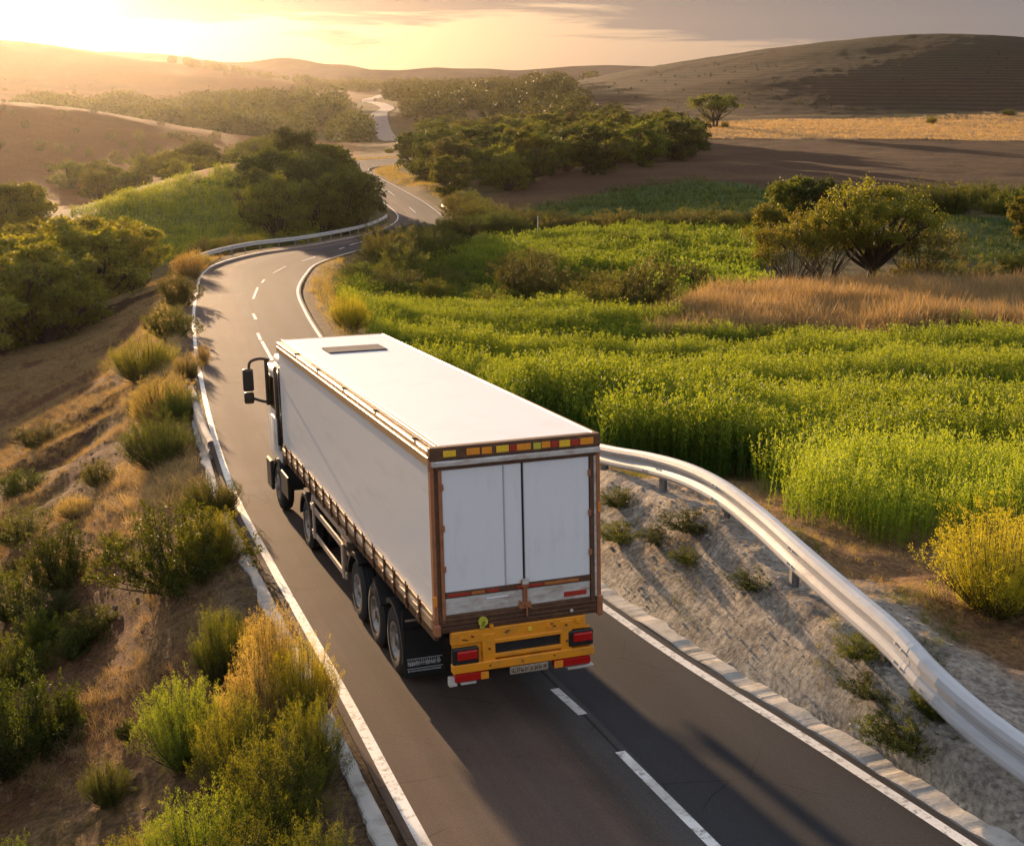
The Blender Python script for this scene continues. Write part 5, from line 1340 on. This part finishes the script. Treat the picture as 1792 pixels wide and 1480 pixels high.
crop('crop_field', P_CROP, 17, 1.7, crop_m, CT, [(50.5, .03, 1.9), (62.5, .02, 1.7), (73.5, .0, 1.4)], 1, 2.6, (6.2, .16, .05, .75), cap=70000)
CT2 = [crop_temp(90 + k, 7, 22, 1.0, .20, .075, .24) for k in range(5)]
crop('crop_field', P_CLUMP, 13, 1.25, crop_y, CT2, [], 2, 3, tin=lambda P: .30, cap=14000)
LTS = [lump_temp(80 + k, 34, .6, 1.0, .26) for k in range(5)]
UP = [crop_temp(100 + k, 3, 7, 1.0, .16, .20, .35) for k in range(5)]
crop('bright_crop', P_BRIGHT, 4.0, 1.35, leaf_bright, UP, [], 3, 2, tin=lambda P: .15, cap=30000)
crop('bright_crop', [(1130, 106), (1340, 108), (1330, 122), (1100, 122)], 4.0, 1.3, leaf_bright, UP, [], 33, 2, tin=lambda P: .1, cap=9000)
crop('mixed_meadow', [(560, 88), (600, 84), (1250, 78), (1250, 96), (1200, 112), (960, 120), (700, 130), (620, 110)], 3.2, 1.0, leaf_bright, UP, [], 4, 2.5, tin=lambda P: -.18, cap=26000)
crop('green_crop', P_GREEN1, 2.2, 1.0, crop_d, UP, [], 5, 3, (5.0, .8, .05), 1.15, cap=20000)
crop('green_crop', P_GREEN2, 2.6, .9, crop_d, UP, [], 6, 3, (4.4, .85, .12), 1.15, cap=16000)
crop('knoll_crop', P_KNOLL, 3.4, 1.5, leaf_bright, UP, [], 7, 3, (6, .15, .3), 1.0, tin=lambda P: .08, cap=26000)
DT = [tuft_temp(120 + k, 30, .35, 1.0, .022, .11, .16) for k in range(6)]
crop('dry_grass', P_DRY, 6.0, 2.0, straw, DT, [], 8, 3, cap=32000)
crop('green_scrub', [(1130, 75), (2300, 75), (2300, 79), (1250, 80)], 3.0, .9, leaf_dark, UP, [], 9, 3, cap=9000)
ST = [tuft_temp(130 + k, 16, .22, 1.0, .010, .45, .4) for k in range(6)]


def turf(nm, poly, dens, h, mat, seed, sel=None, temps=ST, dmin=.7, cap=50000, dust=.35):
    rng = np.random.default_rng(seed); P, d, sd_, s_ = scatter_pts(poly, dens, rng, dmin, cap * 3); k = fbm(P[:, 0] / 1.9, P[:, 1] / 1.9, 4, seed) > -dust + .5 * rng.normal(size=len(P)) * .4
    if sel is not None: k &= sel(P, d, sd_, s_)
    P = P[k][:cap]; sc = h * rng.uniform(.5, 1.3, len(P)); print(nm, len(P)); return tag(scatter_mesh(nm, temps, P, sc * 1.2, rng, mat, sc, .25), kind='stuff')


PL = [(-700, 14), (760, 11), (760, 16), (500, 26), (420, 38), (370, 70), (330, 100), (420, 140), (-300, 110), (-700, 60)]
turf('slope_grass', PL, 34, .31, straw, 21, lambda P, d, sd_, s_: (sd_ < 0) & (d < 24) & (fbm(P[:, 0] / 3.5, P[:, 1] / 6, 3, 99) > -.15 + .2 * (P[:, 1] < 28)), cap=110000, dust=.3)
turf('slope_grass', PL, 16, .20, leaf_olive, 22, lambda P, d, sd_, s_: (sd_ < 0) & (d < 24), cap=36000, dust=.05)
turf('verge_grass', PL, 42, .55, straw, 23, lambda P, d, sd_, s_: (sd_ < 0) & (d < 2.6 + 1.5 * fbm(P[:, 0] / 4, P[:, 1] / 4, 2, 3)) & (P[:, 1] > 30), cap=16000, dust=.1)
turf('verge_grass', PL, 40, .30, rush, 24, lambda P, d, sd_, s_: (sd_ < 0) & (d < 1.5), cap=9000, dust=0)
PR = [(1000, 34), (1100, 36), (1400, 33), (2300, 33), (2300, 12), (1700, 12), (1300, 15), (1000, 22)]
turf('bank_grass', PR, 30, .20, straw, 25, lambda P, d, sd_, s_: (sd_ > 0) & (d > 3.4), cap=26000, dust=.05)
turf('bank_grass', PR, 90, .17, leaf_mid, 26, lambda P, d, sd_, s_: (sd_ > 0) & (d < 4) & (fbm(P[:, 0] / 1.4, P[:, 1] / 1.4, 3, 55) > .22), cap=12000, dust=.5)
turf('bank_grass', PR, 40, .09, straw, 36, lambda P, d, sd_, s_: (sd_ > 0) & (d < 3.6) & (d > .6), cap=7000, dust=.1)
turf('bank_grass', [(600, 60), (640, 68), (1090, 37), (1060, 33), (700, 46)], 14, .5, rush, 27, lambda P, d, sd_, s_: (sd_ > 0), cap=9000, dust=.3, dmin=.8)
turf('road_verge_grass', [(520, 60), (560, 130), (700, 150), (860, 180), (800, 230), (640, 330), (560, 420), (760, 420), (900, 200), (800, 130), (640, 60)], 2.6, .8, rush, 28, lambda P, d, sd_, s_: d < 7, cap=12000, dust=.3)
GT = [tuft_temp(140 + k, 9, .5, 1.0, .05, .2, .3) for k in range(4)]
turf('golden_stubble', P_GOLD, .55, .9, straw, 29, None, GT, cap=26000, dust=1.0)
# loose stones on the grey bank
a = Acc(); rng = np.random.default_rng(9); P, d, sd_, s_ = scatter_pts([(1040, 30), (1300, 27), (2000, 15), (2000, 12), (1040, 21)], 26, rng, .55); k = (sd_ > 0) & (d < 4.5); P = P[k][:2600]
ico = bmesh.new(); bmesh.ops.create_icosphere(ico, subdivisions=1, radius=1); iv = np.array([v_.co[:] for v_ in ico.verts]); it = np.array([[v_.index for v_ in f.verts] for f in ico.faces]); ico.free()
for p in P:
    s = .012 + .05 * rng.random() ** 4; a.add(p + iv * s * rng.uniform(.6, 1.3, (len(iv), 1)) * [1.2, 1, .6], None, it, .5)
tag(link('loose_stones', mesh_from('loose_stones', a.arrays(), paint('stone', (.30, .27, .24), .9, 0, (.15, .12, .10), .5, 12))), kind='stuff')

a = Acc(); rng = np.random.default_rng(19); P, d, sd_, s_ = scatter_pts(PL, 30, rng, .6); k = (sd_ < 0) & (d < 22) & (P[:, 1] < 60); P = P[k]; P = P[rng.permutation(len(P))[:6000]]
for p in P:
    s = .012 + .075 * rng.random() ** 5; a.add(p + iv * s * rng.uniform(.6, 1.3, (len(iv), 1)) * [1.2, 1, .7], None, it, .5)
tag(link('earth_clods', mesh_from('earth_clods', a.arrays(), paint('clod', (.13, .075, .045), .95, 0, (.20, .14, .09), .5, 12))), kind='stuff')
# ------------------------------------------------------------------ haze
bpy.context.view_layer.update()
hb = bpy.data.meshes.new('haze'); bmh = bmesh.new(); bmesh.ops.create_cube(bmh, size=1.0)
HX, HY0, HY1, HZ0, HZ1 = 3500.0, -400.0, 3500.0, -200.0, 150.0
for v_ in bmh.verts: v_.co = Vector((v_.co.x * 2 * HX, (HY0 + HY1) / 2 + v_.co.y * (HY1 - HY0), (HZ0 + HZ1) / 2 + v_.co.z * (HZ1 - HZ0)))
bmh.to_mesh(hb); bmh.free()
hzm, t, o = newmat('haze_air')
pv = nd(t, 'ShaderNodeVolumePrincipled', i={'Color': (.94, .84, .74, 1), 'Density': HAZE, 'Anisotropy': .80})
t.links.new(pv.outputs[0], o.inputs['Volume']); hb.materials.append(hzm)
ho = link('haze', hb); tag(ho, kind='stuff')
